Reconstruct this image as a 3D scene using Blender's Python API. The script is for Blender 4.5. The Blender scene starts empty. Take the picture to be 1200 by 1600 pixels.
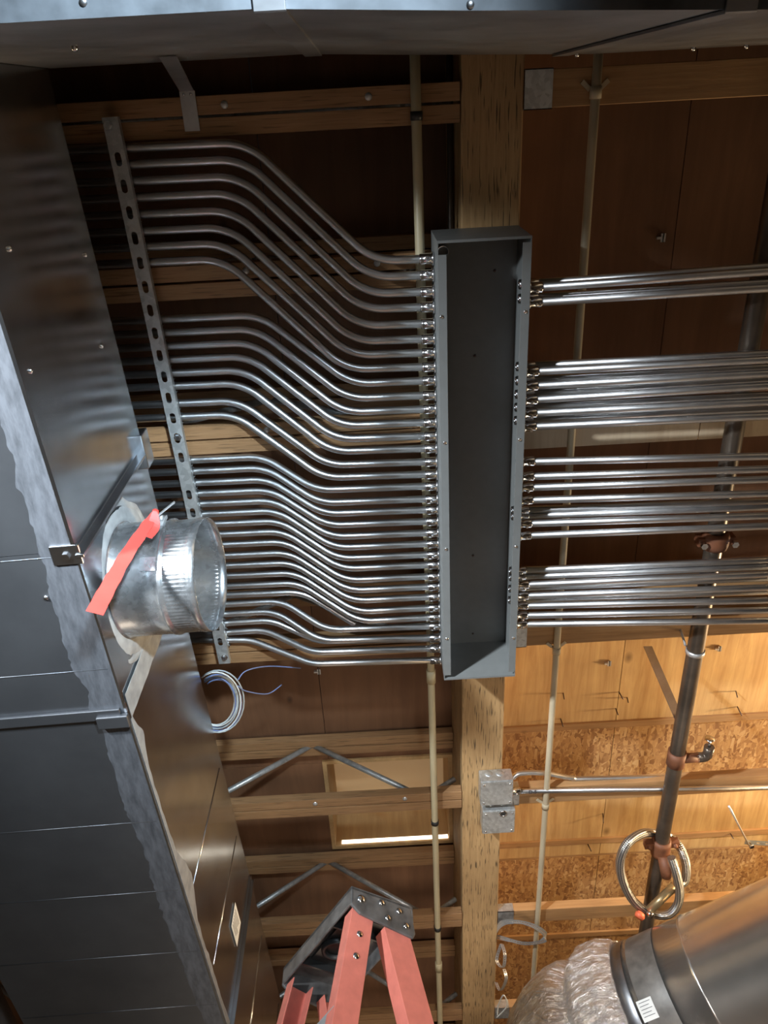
import bpy, math, random
from mathutils import Vector, Matrix, noise
random.seed(7)
scn = bpy.context.scene
col = scn.collection
V = Vector
PI = math.pi

# ------------------------------------------------------------------ camera
CZ = 1.55                                   # eye height above the floor
PITCH, ROLL, FPX = math.radians(62), math.radians(-3.2), 1200.0
Fv = V((0, math.cos(PITCH), math.sin(PITCH)))
U0 = V((0, -math.sin(PITCH), math.cos(PITCH)))
R0 = V((1, 0, 0))
Rv = R0*math.cos(ROLL) + U0*math.sin(ROLL)
Uv = -R0*math.sin(ROLL) + U0*math.cos(ROLL)
cam_d = bpy.data.cameras.new('camera')
cam_d.sensor_fit = 'VERTICAL'; cam_d.sensor_height = 36; cam_d.sensor_width = 27
cam_d.lens = FPX/1600*36
cam_d.clip_start = 0.02; cam_d.clip_end = 100
cam = bpy.data.objects.new('camera', cam_d); col.objects.link(cam)
M4 = Matrix.Identity(4)
for i in range(3):
    M4[i][0] = Rv[i]; M4[i][1] = Uv[i]; M4[i][2] = -Fv[i]
M4[2][3] = CZ
cam.matrix_world = M4
scn.camera = cam

# ------------------------------------------------------------------ colour, world
scn.view_settings.view_transform = 'Standard'
scn.view_settings.look = 'None'
scn.view_settings.exposure = 0.0
scn.view_settings.gamma = 1
scn.view_settings.use_curve_mapping = False
w = bpy.data.worlds.new('world'); scn.world = w; w.use_nodes = True
w.node_tree.nodes['Background'].inputs[0].default_value = (0.5, 0.55, 0.62, 1)
w.node_tree.nodes['Background'].inputs[1].default_value = 0.01

# ------------------------------------------------------------------ lights (work lamps standing in the room, plus added fill lamps)
def area(name, loc, target, size, power, color, spread=180):
    d = bpy.data.lights.new(name, 'AREA'); d.shape = 'SQUARE'; d.size = size
    d.energy = power; d.color = color; d.spread = math.radians(spread)
    o = bpy.data.objects.new(name, d); col.objects.link(o)
    o.location = (loc[0], loc[1], loc[2]+CZ)
    dirv = V((target[0], target[1], target[2]+CZ)) - o.location
    o.rotation_euler = dirv.to_track_quat('-Z', 'Y').to_euler()
    return o
area('cool_work_light', (0.30, -0.75, 0.25), (-1.00, 1.20, 1.85), 0.14, 18, (0.70, 0.87, 1.0), 54)
area('left_work_light', (-1.60, -0.45, 0.65), (0.3, 1.8, 2.05), 0.14, 26, (0.86, 0.94, 1.0), 60)
area('warm_work_light', (3.2, 2.55, 2.16), (0.9, 2.75, 2.66), 0.28, 120, (1.0, 0.74, 0.43))
area('added_floor_bounce_light', (2.4, 5.2, 1.5), (1.2, 3.6, -1.5), 0.8, 60, (1.0, 0.88, 0.74), 130)  # added unseen lamp, brightens the floor for bounce and reflections
area('added_far_fill_light', (-0.4, 5.6, -0.6), (-0.2, 3.6, 2.4), 1.2, 14, (1.0, 0.80, 0.60))  # added soft fill that brightens the far end of the ceiling
area('room_fill_light', (0.6, 0.2, -1.3), (0.1, 4.0, 2.1), 1.0, 11.5, (1.0, 0.93, 0.85), 56)

# ------------------------------------------------------------------ pixel -> place
def ray(x, y): return Fv + Rv*((x-600)/FPX) - Uv*((y-800)/FPX)
def onz(x, y, H): d = ray(x, y); p = d*(H/d.z); return V((p.x, p.y, p.z+CZ))
def onx(x, y, X): d = ray(x, y); p = d*(X/d.x); return V((p.x, p.y, p.z+CZ))
def ony(x, y, Y): d = ray(x, y); p = d*(Y/d.y); return V((p.x, p.y, p.z+CZ))
def W(x, y, h): return V((x, y, h+CZ))

# ------------------------------------------------------------------ mesh building
class MB:
    def __init__(s): s.v = []; s.f = []; s.uv = []; s.sm = []
    def add(s, vs, fs, smooth=False, uvs=None):
        b = len(s.v); s.v += [tuple(p) for p in vs]
        for k, f in enumerate(fs):
            s.f.append([b+i for i in f]); s.sm.append(smooth)
            s.uv.append(uvs[k] if uvs else None)
        return s
    def box(s, a, b, bev=0.0):
        x0, x1 = sorted((a[0], b[0])); y0, y1 = sorted((a[1], b[1])); z0, z1 = sorted((a[2], b[2]))
        c = V(((x0+x1)/2, (y0+y1)/2, (z0+z1)/2))
        return s.obox(c, V((1, 0, 0)), V((0, 1, 0)), (x1-x0, y1-y0, z1-z0))
    def obox(s, c, ax, ay, size):
        ax = V(ax).normalized(); ay = (V(ay) - ax*V(ay).dot(ax)).normalized(); az = ax.cross(ay)
        vs = [V(c)+ax*(i*size[0]/2)+ay*(j*size[1]/2)+az*(k*size[2]/2) for i in (-1, 1) for j in (-1, 1) for k in (-1, 1)]
        return s.add(vs, [(0, 1, 3, 2), (4, 6, 7, 5), (0, 4, 5, 1), (2, 3, 7, 6), (0, 2, 6, 4), (1, 5, 7, 3)])
    def bar(s, p, q, wdt, th, up=(0, 0, 1)):
        p = V(p); q = V(q); d = (q-p)
        side = d.cross(V(up)).normalized()
        return s.obox((p+q)/2, d, side, (d.length, wdt, th))
    def tube(s, pts, r, seg=16, cap=True, rf=None):
        pts = [V(p) for p in pts]; n = len(pts)
        tg = [(pts[min(i+1, n-1)]-pts[max(i-1, 0)]).normalized() for i in range(n)]
        ref = V((0, 0, 1)) if abs(tg[0].z) < 0.9 else V((1, 0, 0))
        u = tg[0].cross(ref).normalized()
        vs = []; L = 0; Ls = []
        for i in range(n):
            if i: L += (pts[i]-pts[i-1]).length
            Ls.append(L)
            u = (u - tg[i]*u.dot(tg[i])).normalized(); v = tg[i].cross(u)
            for k in range(seg):
                a = 2*PI*k/seg
                rr = r if rf is None else rf(i/(n-1), a, L)
                vs.append(pts[i] + (u*math.cos(a)+v*math.sin(a))*rr)
        fs = []; uvs = []
        for i in range(n-1):
            for k in range(seg):
                k2 = (k+1) % seg
                fs.append((i*seg+k, i*seg+k2, (i+1)*seg+k2, (i+1)*seg+k))
                uvs.append(((k/seg, Ls[i]), ((k+1)/seg, Ls[i]), ((k+1)/seg, Ls[i+1]), (k/seg, Ls[i+1])))
        s.add(vs, fs, True, uvs)
        if cap:
            b = len(s.v)-len(vs)
            s.f.append([b+k for k in range(seg)][::-1]); s.sm.append(False); s.uv.append(None)
            s.f.append([b+(n-1)*seg+k for k in range(seg)]); s.sm.append(False); s.uv.append(None)
        return s
    def cyl(s, p, q, r, seg=16): return s.tube([p, q], r, seg)
    def lathe(s, c, ax, prof, seg=48, rf=None, smooth=True):
        # prof: list of (t along axis, radius)
        ax = V(ax).normalized(); ref = V((0, 0, 1)) if abs(ax.z) < .9 else V((0, 1, 0))
        u = ax.cross(ref).normalized(); v = ax.cross(u); c = V(c)
        vs = []
        for i, (t, r) in enumerate(prof):
            for k in range(seg):
                a = 2*PI*k/seg; rr = r + (rf(i, a) if rf else 0)
                vs.append(c+ax*t+(u*math.cos(a)+v*math.sin(a))*rr)
        fs = [(i*seg+k, i*seg+(k+1) % seg, (i+1)*seg+(k+1) % seg, (i+1)*seg+k) for i in range(len(prof)-1) for k in range(seg)]
        return s.add(vs, fs, smooth)
    def prism(s, poly, z0, z1):
        n = len(poly)
        vs = [(x, y, z0) for x, y in poly]+[(x, y, z1) for x, y in poly]
        fs = [tuple(range(n))[::-1], tuple(range(n, 2*n))]+[(i, (i+1) % n, n+(i+1) % n, n+i) for i in range(n)]
        return s.add(vs, fs)
    def slab(s, quad, nrm, th):
        # planar polygon given thickness along nrm
        n = len(quad); nrm = V(nrm).normalized()
        vs = [V(p) for p in quad]+[V(p)+nrm*th for p in quad]
        fs = [tuple(range(n))[::-1], tuple(range(n, 2*n))]+[(i, (i+1) % n, n+(i+1) % n, n+i) for i in range(n)]
        return s.add(vs, fs)
    def mesh(s, name, mat, origin=(0, 0, 0)):
        m = bpy.data.meshes.new(name); o = V(origin)
        m.from_pydata([tuple(V(p)-o) for p in s.v], [], s.f); m.polygons.foreach_set('use_smooth', s.sm)
        if any(s.uv):
            ul = m.uv_layers.new(name='UVMap')
            li = 0
            for k, f in enumerate(s.f):
                for j in range(len(f)):
                    if s.uv[k]: ul.data[li+j].uv = s.uv[k][j]
                li += len(f)
        m.materials.append(mat); m.validate(); m.update()
        return m
    def build(s, name, mat, parent=None, origin=None, bevel=0):
        org = V(origin) if origin is not None else (V(parent['org']) if parent is not None else V((0, 0, 0)))
        o = bpy.data.objects.new(name, s.mesh(name, mat, org)); col.objects.link(o)
        if parent is not None:
            o.parent = parent
            po = V(parent['org']); o.location = org-po
        else: o.location = org
        o['org'] = tuple(org)
        if bevel:
            b = o.modifiers.new('bevel', 'BEVEL'); b.width = bevel; b.segments = 2; b.limit_method = 'ANGLE'
        return o

def tag(o, label=None, cat=None, group=None, kind=None):
    if label: o['label'] = label
    if cat: o['category'] = cat
    if group: o['group'] = group
    if kind: o['kind'] = kind
    return o
def empty(name, org):
    o = bpy.data.objects.new(name, None); col.objects.link(o); o.location = org; o['org'] = tuple(org)
    o.empty_display_size = .05
    return o

def fillet(pts, rad, n=10):
    pts = [V(p) for p in pts]; out = [pts[0]]
    for i in range(1, len(pts)-1):
        a, b, c = pts[i-1], pts[i], pts[i+1]
        d1 = (a-b).normalized(); d2 = (c-b).normalized()
        ang = d1.angle(d2); t = min(rad/math.tan(ang/2), (a-b).length*.48, (c-b).length*.48)
        p, q = b+d1*t, b+d2*t
        # circular arc
        r = t*math.tan(ang/2); bis = (d1+d2).normalized(); ctr = b+bis*(r/math.sin(ang/2))
        v1 = p-ctr; v2 = q-ctr; th = v1.angle(v2)
        for k in range(n+1):
            s = k/n
            out.append(ctr+(v1*math.sin((1-s)*th)+v2*math.sin(s*th))/math.sin(th))
    out.append(pts[-1]); return out

# ------------------------------------------------------------------ materials
def newmat(name):
    m = bpy.data.materials.new(name); m.use_nodes = True
    nt = m.node_tree; b = nt.nodes['Principled BSDF']
    return m, nt, b
def nd(nt, t, **kw):
    n = nt.nodes.new(t)
    for k, v in kw.items():
        if k in n.inputs: n.inputs[k].default_value = v
        else: setattr(n, k, v)
    return n
def ramp(nt, stops):
    r = nt.nodes.new('ShaderNodeValToRGB'); e = r.color_ramp.elements
    while len(e) > 1: e.remove(e[0])
    e[0].position = stops[0][0]; e[0].color = (*stops[0][1], 1)
    for p, c in stops[1:]:
        q = e.new(p); q.color = (*c, 1)
    return r
def coords(nt, scale=(1, 1, 1), src='Object', rot=(0, 0, 0)):
    tc = nt.nodes.new('ShaderNodeTexCoord'); mp = nt.nodes.new('ShaderNodeMapping')
    mp.inputs['Scale'].default_value = scale; mp.inputs['Rotation'].default_value = rot
    nt.links.new(tc.outputs[src], mp.inputs[0]); return mp.outputs[0]
def mix(nt, a, b, fac, typ='MIX'):
    n = nt.nodes.new('ShaderNodeMix'); n.data_type = 'RGBA'; n.blend_type = typ
    for sock, val in ((n.inputs[6], a), (n.inputs[7], b), (n.inputs[0], fac)):
        if isinstance(val, (tuple, list)): sock.default_value = (*val, 1)
        elif isinstance(val, (int, float)): sock.default_value = val
        else: nt.links.new(val, sock)
    return n.outputs[2]

def metal(name, base=(.55, .56, .58), rough=.35, dirt=(.35, .35, .36), scale=6, stretch=(1, 1, 1), spangle=0, rvar=.15, bump=.0, metallic=1.0):
    m, nt, b = newmat(name)
    c = coords(nt, stretch)
    n1 = nd(nt, 'ShaderNodeTexNoise', Scale=scale, Detail=6, Roughness=.65); nt.links.new(c, n1.inputs['Vector'])
    r1 = ramp(nt, [(.3, dirt), (.62, base)]); nt.links.new(n1.outputs[0], r1.inputs[0]); out = r1.outputs[0]
    if spangle:
        vo = nd(nt, 'ShaderNodeTexVoronoi', Scale=spangle); nt.links.new(c, vo.inputs['Vector'])
        bw = nd(nt, 'ShaderNodeRGBToBW'); nt.links.new(vo.outputs['Color'], bw.inputs[0])
        r2 = ramp(nt, [(.2, (.82, .82, .82)), (.8, (1.08, 1.08, 1.08))]); nt.links.new(bw.outputs[0], r2.inputs[0])
        out = mix(nt, out, r2.outputs[0], 1.0, 'MULTIPLY')
    nt.links.new(out, b.inputs['Base Color'])
    b.inputs['Metallic'].default_value = metallic
    mr = nd(nt, 'ShaderNodeMapRange'); mr.inputs[3].default_value = rough-rvar/2; mr.inputs[4].default_value = rough+rvar/2
    n2 = nd(nt, 'ShaderNodeTexNoise', Scale=scale*2.3, Detail=4); nt.links.new(c, n2.inputs['Vector'])
    nt.links.new(n2.outputs[0], mr.inputs[0]); nt.links.new(mr.outputs[0], b.inputs['Roughness'])
    if bump:
        bp = nd(nt, 'ShaderNodeBump', Strength=bump, Distance=.01); n3 = nd(nt, 'ShaderNodeTexNoise', Scale=scale*.5, Detail=2)
        nt.links.new(c, n3.inputs['Vector']); nt.links.new(n3.outputs[0], bp.inputs['Height']); nt.links.new(bp.outputs[0], b.inputs['Normal'])
    return m

def wood(name, light, dark, grain=(30, 1.2, 30), rough=.7, knots=0.0, streak=0.0, knot_scale=2.2):
    m, nt, b = newmat(name)
    c = coords(nt, grain)
    n1 = nd(nt, 'ShaderNodeTexNoise', Scale=1.0, Detail=8, Roughness=.7, Distortion=.6); nt.links.new(c, n1.inputs['Vector'])
    r1 = ramp(nt, [(.28, dark), (.5, tuple((a+d)/2 for a, d in zip(light, dark))), (.72, light)]); nt.links.new(n1.outputs[0], r1.inputs[0])
    out = r1.outputs[0]
    c2 = coords(nt, (1, 1, 1))
    n2 = nd(nt, 'ShaderNodeTexNoise', Scale=2.5, Detail=3); nt.links.new(c2, n2.inputs['Vector'])
    r2 = ramp(nt, [(.3, (.78, .74, .70)), (.7, (1.08, 1.05, 1.02))]); nt.links.new(n2.outputs[0], r2.inputs[0])
    out = mix(nt, out, r2.outputs[0], 1.0, 'MULTIPLY')
    if streak:
        c3 = coords(nt, tuple(g*1.0 for g in grain))
        n3 = nd(nt, 'ShaderNodeTexNoise', Scale=2.2, Detail=2, Roughness=.4); nt.links.new(c3, n3.inputs['Vector'])
        r3 = ramp(nt, [(.60, (0, 0, 0)), (.66, (1, 1, 1))]); nt.links.new(n3.outputs[0], r3.inputs[0])
        mm = nd(nt, 'ShaderNodeMath', operation='MULTIPLY'); mm.inputs[1].default_value = streak; nt.links.new(r3.outputs[0], mm.inputs[0])
        out = mix(nt, out, tuple(d*.22 for d in dark), mm.outputs[0])
    if knots:
        vo = nd(nt, 'ShaderNodeTexVoronoi', Scale=knot_scale); c4 = coords(nt, (1.6, 1, 1)); nt.links.new(c4, vo.inputs['Vector'])
        r4 = ramp(nt, [(.02, (1, 1, 1)), (.075, (0, 0, 0))]); nt.links.new(vo.outputs['Distance'], r4.inputs[0])
        mm = nd(nt, 'ShaderNodeMath', operation='MULTIPLY'); mm.inputs[1].default_value = knots; nt.links.new(r4.outputs[0], mm.inputs[0])
        out = mix(nt, out, tuple(d*.45 for d in dark), mm.outputs[0])
    nt.links.new(out, b.inputs['Base Color']); b.inputs['Roughness'].default_value = rough
    bp = nd(nt, 'ShaderNodeBump', Strength=.25, Distance=.003); nt.links.new(n1.outputs[0], bp.inputs['Height']); nt.links.new(bp.outputs[0], b.inputs['Normal'])
    return m

def osb(name):
    m, nt, b = newmat(name)
    base = coords(nt, (1, 1, 1))
    nz = nd(nt, 'ShaderNodeTexNoise', Scale=7, Detail=3); nt.links.new(base, nz.inputs['Vector'])
    outs = []
    for i, (rot, sc) in enumerate(((.5, (62, 15, 1)), (-.7, (56, 14, 1)), (1.5, (60, 16, 1)))):
        c = coords(nt, sc, rot=(0, 0, rot))
        add = mix(nt, c, nz.outputs['Color'], .35, 'ADD')
        vo = nd(nt, 'ShaderNodeTexVoronoi', Scale=1.0); nt.links.new(add, vo.inputs['Vector'])
        bw = nd(nt, 'ShaderNodeRGBToBW'); nt.links.new(vo.outputs['Color'], bw.inputs[0]); outs.append(bw.outputs[0])
    sel = nd(nt, 'ShaderNodeTexNoise', Scale=26, Detail=1); nt.links.new(base, sel.inputs['Vector'])
    s1 = ramp(nt, [(.46, (0, 0, 0)), (.48, (1, 1, 1))]); nt.links.new(sel.outputs[0], s1.inputs[0])
    s2 = ramp(nt, [(.55, (0, 0, 0)), (.57, (1, 1, 1))]); nt.links.new(sel.outputs[0], s2.inputs[0])
    m1 = mix(nt, outs[0], outs[1], s1.outputs[0]); m2 = mix(nt, m1, outs[2], s2.outputs[0])
    r = ramp(nt, [(.15, (.24, .11, .04)), (.45, (.38, .20, .075)), (.7, (.46, .26, .10)), (.9, (.54, .34, .155))]); nt.links.new(m2, r.inputs[0])
    nt.links.new(r.outputs[0], b.inputs['Base Color']); b.inputs['Roughness'].default_value = .6
    bp = nd(nt, 'ShaderNodeBump', Strength=.4, Distance=.004); nt.links.new(m2, bp.inputs['Height']); nt.links.new(bp.outputs[0], b.inputs['Normal'])
    return m

def plain(name, c, rough=.6, metallic=0, var=.12, scale=12, bump=0):
    m, nt, b = newmat(name)
    co = coords(nt)
    n = nd(nt, 'ShaderNodeTexNoise', Scale=scale, Detail=5); nt.links.new(co, n.inputs['Vector'])
    r = ramp(nt, [(.3, tuple(x*(1-var) for x in c)), (.7, tuple(min(1, x*(1+var)) for x in c))]); nt.links.new(n.outputs[0], r.inputs[0])
    nt.links.new(r.outputs[0], b.inputs['Base Color']); b.inputs['Roughness'].default_value = rough; b.inputs['Metallic'].default_value = metallic
    if bump:
        bp = nd(nt, 'ShaderNodeBump', Strength=bump, Distance=.004); nt.links.new(n.outputs[0], bp.inputs['Height']); nt.links.new(bp.outputs[0], b.inputs['Normal'])
    return m

M = {}
M['duct'] = metal('galvanized_sheet', (.62, .65, .68), .21, (.46, .48, .51), 3.2, (1, 1, 1), 0, .10, .05)
M['duct_bottom'] = metal('galvanized_sheet_shaded', (.135, .14, .15), .42, (.10, .103, .112), 2.2, (1, 1, 1), 0, .12, .05, .85)  # same sheet as the sides, darkened to hold the shade underneath
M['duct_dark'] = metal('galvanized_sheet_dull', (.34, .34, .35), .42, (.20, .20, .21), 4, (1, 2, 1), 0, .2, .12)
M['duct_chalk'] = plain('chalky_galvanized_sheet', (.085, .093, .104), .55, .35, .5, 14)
M['collar'] = metal('spangled_collar_steel', (.66, .68, .70), .27, (.46, .48, .50), 6, (1, 1, 1), 80, .14, 0, .92)
M['conduit'] = metal('conduit_steel', (.64, .64, .645), .36, (.48, .48, .49), 14, (.4, 1, 1), 0, .12)
M['fitting'] = metal('fitting_zinc', (.72, .73, .75), .17, (.55, .56, .58), 40, (1, 1, 1), 0, .12)
M['strut'] = metal('strut_steel', (.56, .57, .56), .42, (.44, .45, .44), 18, (1, 1, 1), 60, .12, 0, .6)
M['strap'] = metal('strap_steel', (.62, .62, .62), .34, (.50, .50, .50), 20, (1, 1, 1), 0, .1, 0, .6)
M['jbox'] = metal('junction_box_steel', (.62, .645, .65), .34, (.50, .52, .53), 14, (1, 1, 1), 90, .15, 0, .75)
M['box_paint'] = plain('grey_enamel', (.14, .146, .144), .45, 0, .05, 30)
M['sealant'] = plain('grey_duct_sealant', (.31, .31, .305), .55, .1, .22, 24, .4)
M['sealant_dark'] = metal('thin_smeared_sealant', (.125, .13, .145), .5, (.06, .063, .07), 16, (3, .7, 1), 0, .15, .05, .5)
M['beam'] = wood('strand_lumber', (.56, .37, .175), (.37, .225, .10), (95, 5, 95), .7, 0, .9)
M['chord'] = wood('truss_chord_wood', (.41, .24, .115), (.26, .14, .06), (4, 110, 110), .7, 0, .5)
M['joist'] = wood('joist_wood', (.45, .27, .12), (.27, .145, .06), (3, 70, 70), .7, .6)
M['ply_left'] = wood('reddish_plywood_shaded', (.25, .125, .062), (.155, .072, .035), (9, .8, 9), .7, .9, 0, 2.6)  # reddish boards, colour lowered to keep the unlit deck in shade
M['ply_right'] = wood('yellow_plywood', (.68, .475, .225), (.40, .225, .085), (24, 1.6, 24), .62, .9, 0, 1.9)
M['ply_strip'] = wood('pale_rough_plywood_lit', (.78, .66, .49), (.56, .43, .29), (14, 1.6, 14), .7, .9, 0, 4)  # pale board, colour raised in place of light falling on it
M['osb'] = osb('strand_board')
M['fresh'] = wood('fresh_sawn_wood', (.62, .42, .20), (.45, .28, .12), (20, 20, 2), .65)
M['cpvc'] = plain('cream_plastic_pipe', (.50, .425, .27), .42, 0, .06, 8)
M['cpvc2'] = plain('aged_cream_plastic_pipe', (.42, .35, .24), .5, 0, .12, 8)
M['black'] = plain('black_plastic', (.02, .02, .02), .4)
M['ink'] = plain('marker_ink', (.03, .03, .035), .5)
M['pipe'] = plain('black_steel_pipe', (.11, .085, .065), .35, .6, .3, 10)
M['rust'] = plain('rust_red_casting', (.17, .062, .028), .6, .1, .3, 20, .2)
M['orange'] = plain('orange_plastic', (.80, .16, .07), .45)
M['tag'] = plain('coral_red_tape', (.66, .055, .042), .5, 0, .08, 14)
M['ladder'] = plain('red_fibreglass', (.56, .165, .125), .48, 0, .10, 30)
M['ladder_cap'] = plain('scuffed_grey_plastic', (.085, .082, .080), .42, .1, .4, 26, .3)
M['tape'] = plain('smeared_duct_tape', (.15, .138, .125), .45, .2, .35, 18, .2)
M['brass'] = plain('tarnished_brass', (.34, .25, .13), .35, .6)
M['paper'] = plain('paper_label', (.72, .72, .70), .6)
M['cable_grey'] = plain('grey_cable', (.38, .42, .44), .45)
M['cable_blue'] = plain('blue_cable', (.16, .22, .42), .45)
M['cable_white'] = plain('white_cable', (.66, .68, .66), .45)
M['nail'] = plain('dark_nail', (.09, .06, .05), .4, .7)
M['concrete'] = plain('dark_concrete', (.28, .27, .26), .85, 0, .2, 2)
M['drywall'] = plain('unfinished_wallboard', (.16, .145, .13), .9, 0, .1, 2)
M['round_duct'] = metal('spiral_duct_steel', (.66, .64, .62), .26, (.54, .525, .505), 3, (1, 1, 1), 0, .08, 0, .93)
def foil():
    m, nt, b = newmat('crinkled_foil')
    c = coords(nt, (1, 1, 1), 'UV'); mp = nd(nt, 'ShaderNodeMapping'); mp.inputs['Scale'].default_value = (40, 14, 1); nt.links.new(c, mp.inputs[0])
    n = nd(nt, 'ShaderNodeTexNoise', Scale=1.6, Detail=6, Roughness=.6, Distortion=1.2); nt.links.new(mp.outputs[0], n.inputs['Vector'])
    bp = nd(nt, 'ShaderNodeBump', Strength=.9, Distance=.03); nt.links.new(n.outputs[0], bp.inputs['Height']); nt.links.new(bp.outputs[0], b.inputs['Normal'])
    b.inputs['Base Color'].default_value = (.78, .74, .70, 1); b.inputs['Metallic'].default_value = .8; b.inputs['Roughness'].default_value = .18
    return m
M['foil'] = foil()
def braid():
    m, nt, b = newmat('braided_steel')
    tc = nt.nodes.new('ShaderNodeTexCoord'); sp = nd(nt, 'ShaderNodeSeparateXYZ'); nt.links.new(tc.outputs['UV'], sp.inputs[0])
    hs = []
    for sg in (1, -1):
        a = nd(nt, 'ShaderNodeMath', operation='MULTIPLY'); a.inputs[1].default_value = 2*PI*6*sg; nt.links.new(sp.outputs[0], a.inputs[0])
        bb = nd(nt, 'ShaderNodeMath', operation='MULTIPLY_ADD'); bb.inputs[1].default_value = 560; nt.links.new(sp.outputs[1], bb.inputs[0]); nt.links.new(a.outputs[0], bb.inputs[2])
        cc = nd(nt, 'ShaderNodeMath', operation='SINE'); nt.links.new(bb.outputs[0], cc.inputs[0]); hs.append(cc.outputs[0])
    mu = nd(nt, 'ShaderNodeMath', operation='MULTIPLY'); nt.links.new(hs[0], mu.inputs[0]); nt.links.new(hs[1], mu.inputs[1])
    r = ramp(nt, [(.25, (.10, .095, .09)), (.75, (.74, .72, .69))]); mr = nd(nt, 'ShaderNodeMapRange'); mr.inputs[1].default_value = -1; nt.links.new(mu.outputs[0], mr.inputs[0]); nt.links.new(mr.outputs[0], r.inputs[0])
    nt.links.new(r.outputs[0], b.inputs['Base Color']); b.inputs['Metallic'].default_value = .9; b.inputs['Roughness'].default_value = .33
    bp = nd(nt, 'ShaderNodeBump', Strength=.6, Distance=.002); nt.links.new(mu.outputs[0], bp.inputs['Height']); nt.links.new(bp.outputs[0], b.inputs['Normal'])
    return m
M['braid'] = braid()
def glass():
    m, nt, b = newmat('dusty_skylight_pane')
    b.inputs['Base Color'].default_value = (.62, .50, .36, 1); b.inputs['Roughness'].default_value = .35
    n = nd(nt, 'ShaderNodeTexNoise', Scale=70, Detail=2); nt.links.new(coords(nt), n.inputs['Vector'])
    r = ramp(nt, [(.3, (.40, .28, .16)), (.7, (.52, .40, .25))]); nt.links.new(n.outputs[0], r.inputs[0]); nt.links.new(r.outputs[0], b.inputs['Base Color'])
    return m
M['pane'] = glass()
def glow(name, c, s):
    m, nt, b = newmat(name); b.inputs['Base Color'].default_value = (*c, 1)
    b.inputs['Emission Color'].default_value = (*c, 1); b.inputs['Emission Strength'].default_value = s; return m
M['pane_lit'] = glow('amber_pane_daylight_glow', (.62, .42, .22), .20)  # emission stands in for daylight coming through the pane
M['daylight'] = glow('sunlit_strip_glow', (1.0, .93, .78), 2.6)  # emission stands in for sunlight on the curb's far board

# ------------------------------------------------------------------ heights (above the camera)
H_BOT, H_TC, H_DECK = 2.30, 2.645, 2.72       # joist underside, underside of top chord, underside of deck
X0, X1, Y0, Y1 = -4.0, 5.0, -3.2, 8.6         # the room
BX0, BX1 = .264, .431                         # strand-lumber beam
def struct(o): return tag(o, kind='structure')

# setting
struct(MB().box((X0, Y0, -.1), (X1, Y1, 0)).build('floor', M['concrete']))
for nme, a, b in (('wall_left', (X0-.12, Y0, 0), (X0, Y1, CZ+H_DECK)), ('wall_right', (X1, Y0, 0), (X1+.12, Y1, CZ+H_DECK)),
                  ('wall_back', (X0-.12, Y0-.12, 0), (X1+.12, Y0, CZ+H_DECK)), ('wall_front', (X0-.12, Y1, 0), (X1+.12, Y1+.12, CZ+H_DECK))):
    struct(MB().box(a, b).build(nme, M['drywall']))
zc = CZ+H_DECK
SK = (-.345, .243, 2.80, 3.385)               # skylight opening x0 x1 y0 y1
def deck(name, x0, x1, y0, y1, mat):
    g = .0015
    return struct(MB().box((x0+g, y0+g, zc), (x1-g, y1-g, zc+.018)).build(name, mat, origin=((x0+x1)/2, (y0+y1)/2, zc)))
xm = (BX0+BX1)/2
xs = [X0, -2.77, -1.55, -.335]
ys = [Y0, -1.32, 1.12, 2.80]
for i in range(3):
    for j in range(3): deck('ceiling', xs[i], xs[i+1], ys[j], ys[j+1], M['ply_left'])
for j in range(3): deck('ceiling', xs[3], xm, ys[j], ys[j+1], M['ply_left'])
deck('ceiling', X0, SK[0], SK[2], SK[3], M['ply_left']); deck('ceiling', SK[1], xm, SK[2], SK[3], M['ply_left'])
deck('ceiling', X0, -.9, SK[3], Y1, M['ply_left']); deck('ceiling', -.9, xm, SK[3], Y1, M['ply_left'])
# right hand side: plywood and strand board panels
rx = [xm, 1.04, 2.26, 3.6, X1]
for i in range(4):
    deck('ceiling', rx[i], rx[i+1], Y0, 1.80, M['ply_left'])  # darker plywood colour holds the shade above the conduits
    deck('ceiling', rx[i], rx[i+1], 1.80, 2.645, M['ply_right'])
    deck('ceiling', rx[i], rx[i+1], 2.665, 3.16, M['osb'])
    deck('ceiling', rx[i], rx[i+1], 3.16, 3.57, M['ply_right'])
    deck('ceiling', rx[i], rx[i+1], 3.585, Y1, M['osb'])
deck('ceiling', xm, X1, 2.645, 2.665, M['joist']); deck('ceiling', xm, X1, 3.57, 3.585, M['joist'])

# ------------------------------------------------------------------ main beam
bm = tag(MB().box((BX0, Y0, CZ+2.302), (BX1, Y1, CZ+2.74)).build('ceiling_beam', M['beam'], origin=(xm, 1, CZ+2.302), bevel=.004),
         'long brown strand-lumber beam running under the roof from top to bottom, above the grey trough', 'beam')

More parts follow.
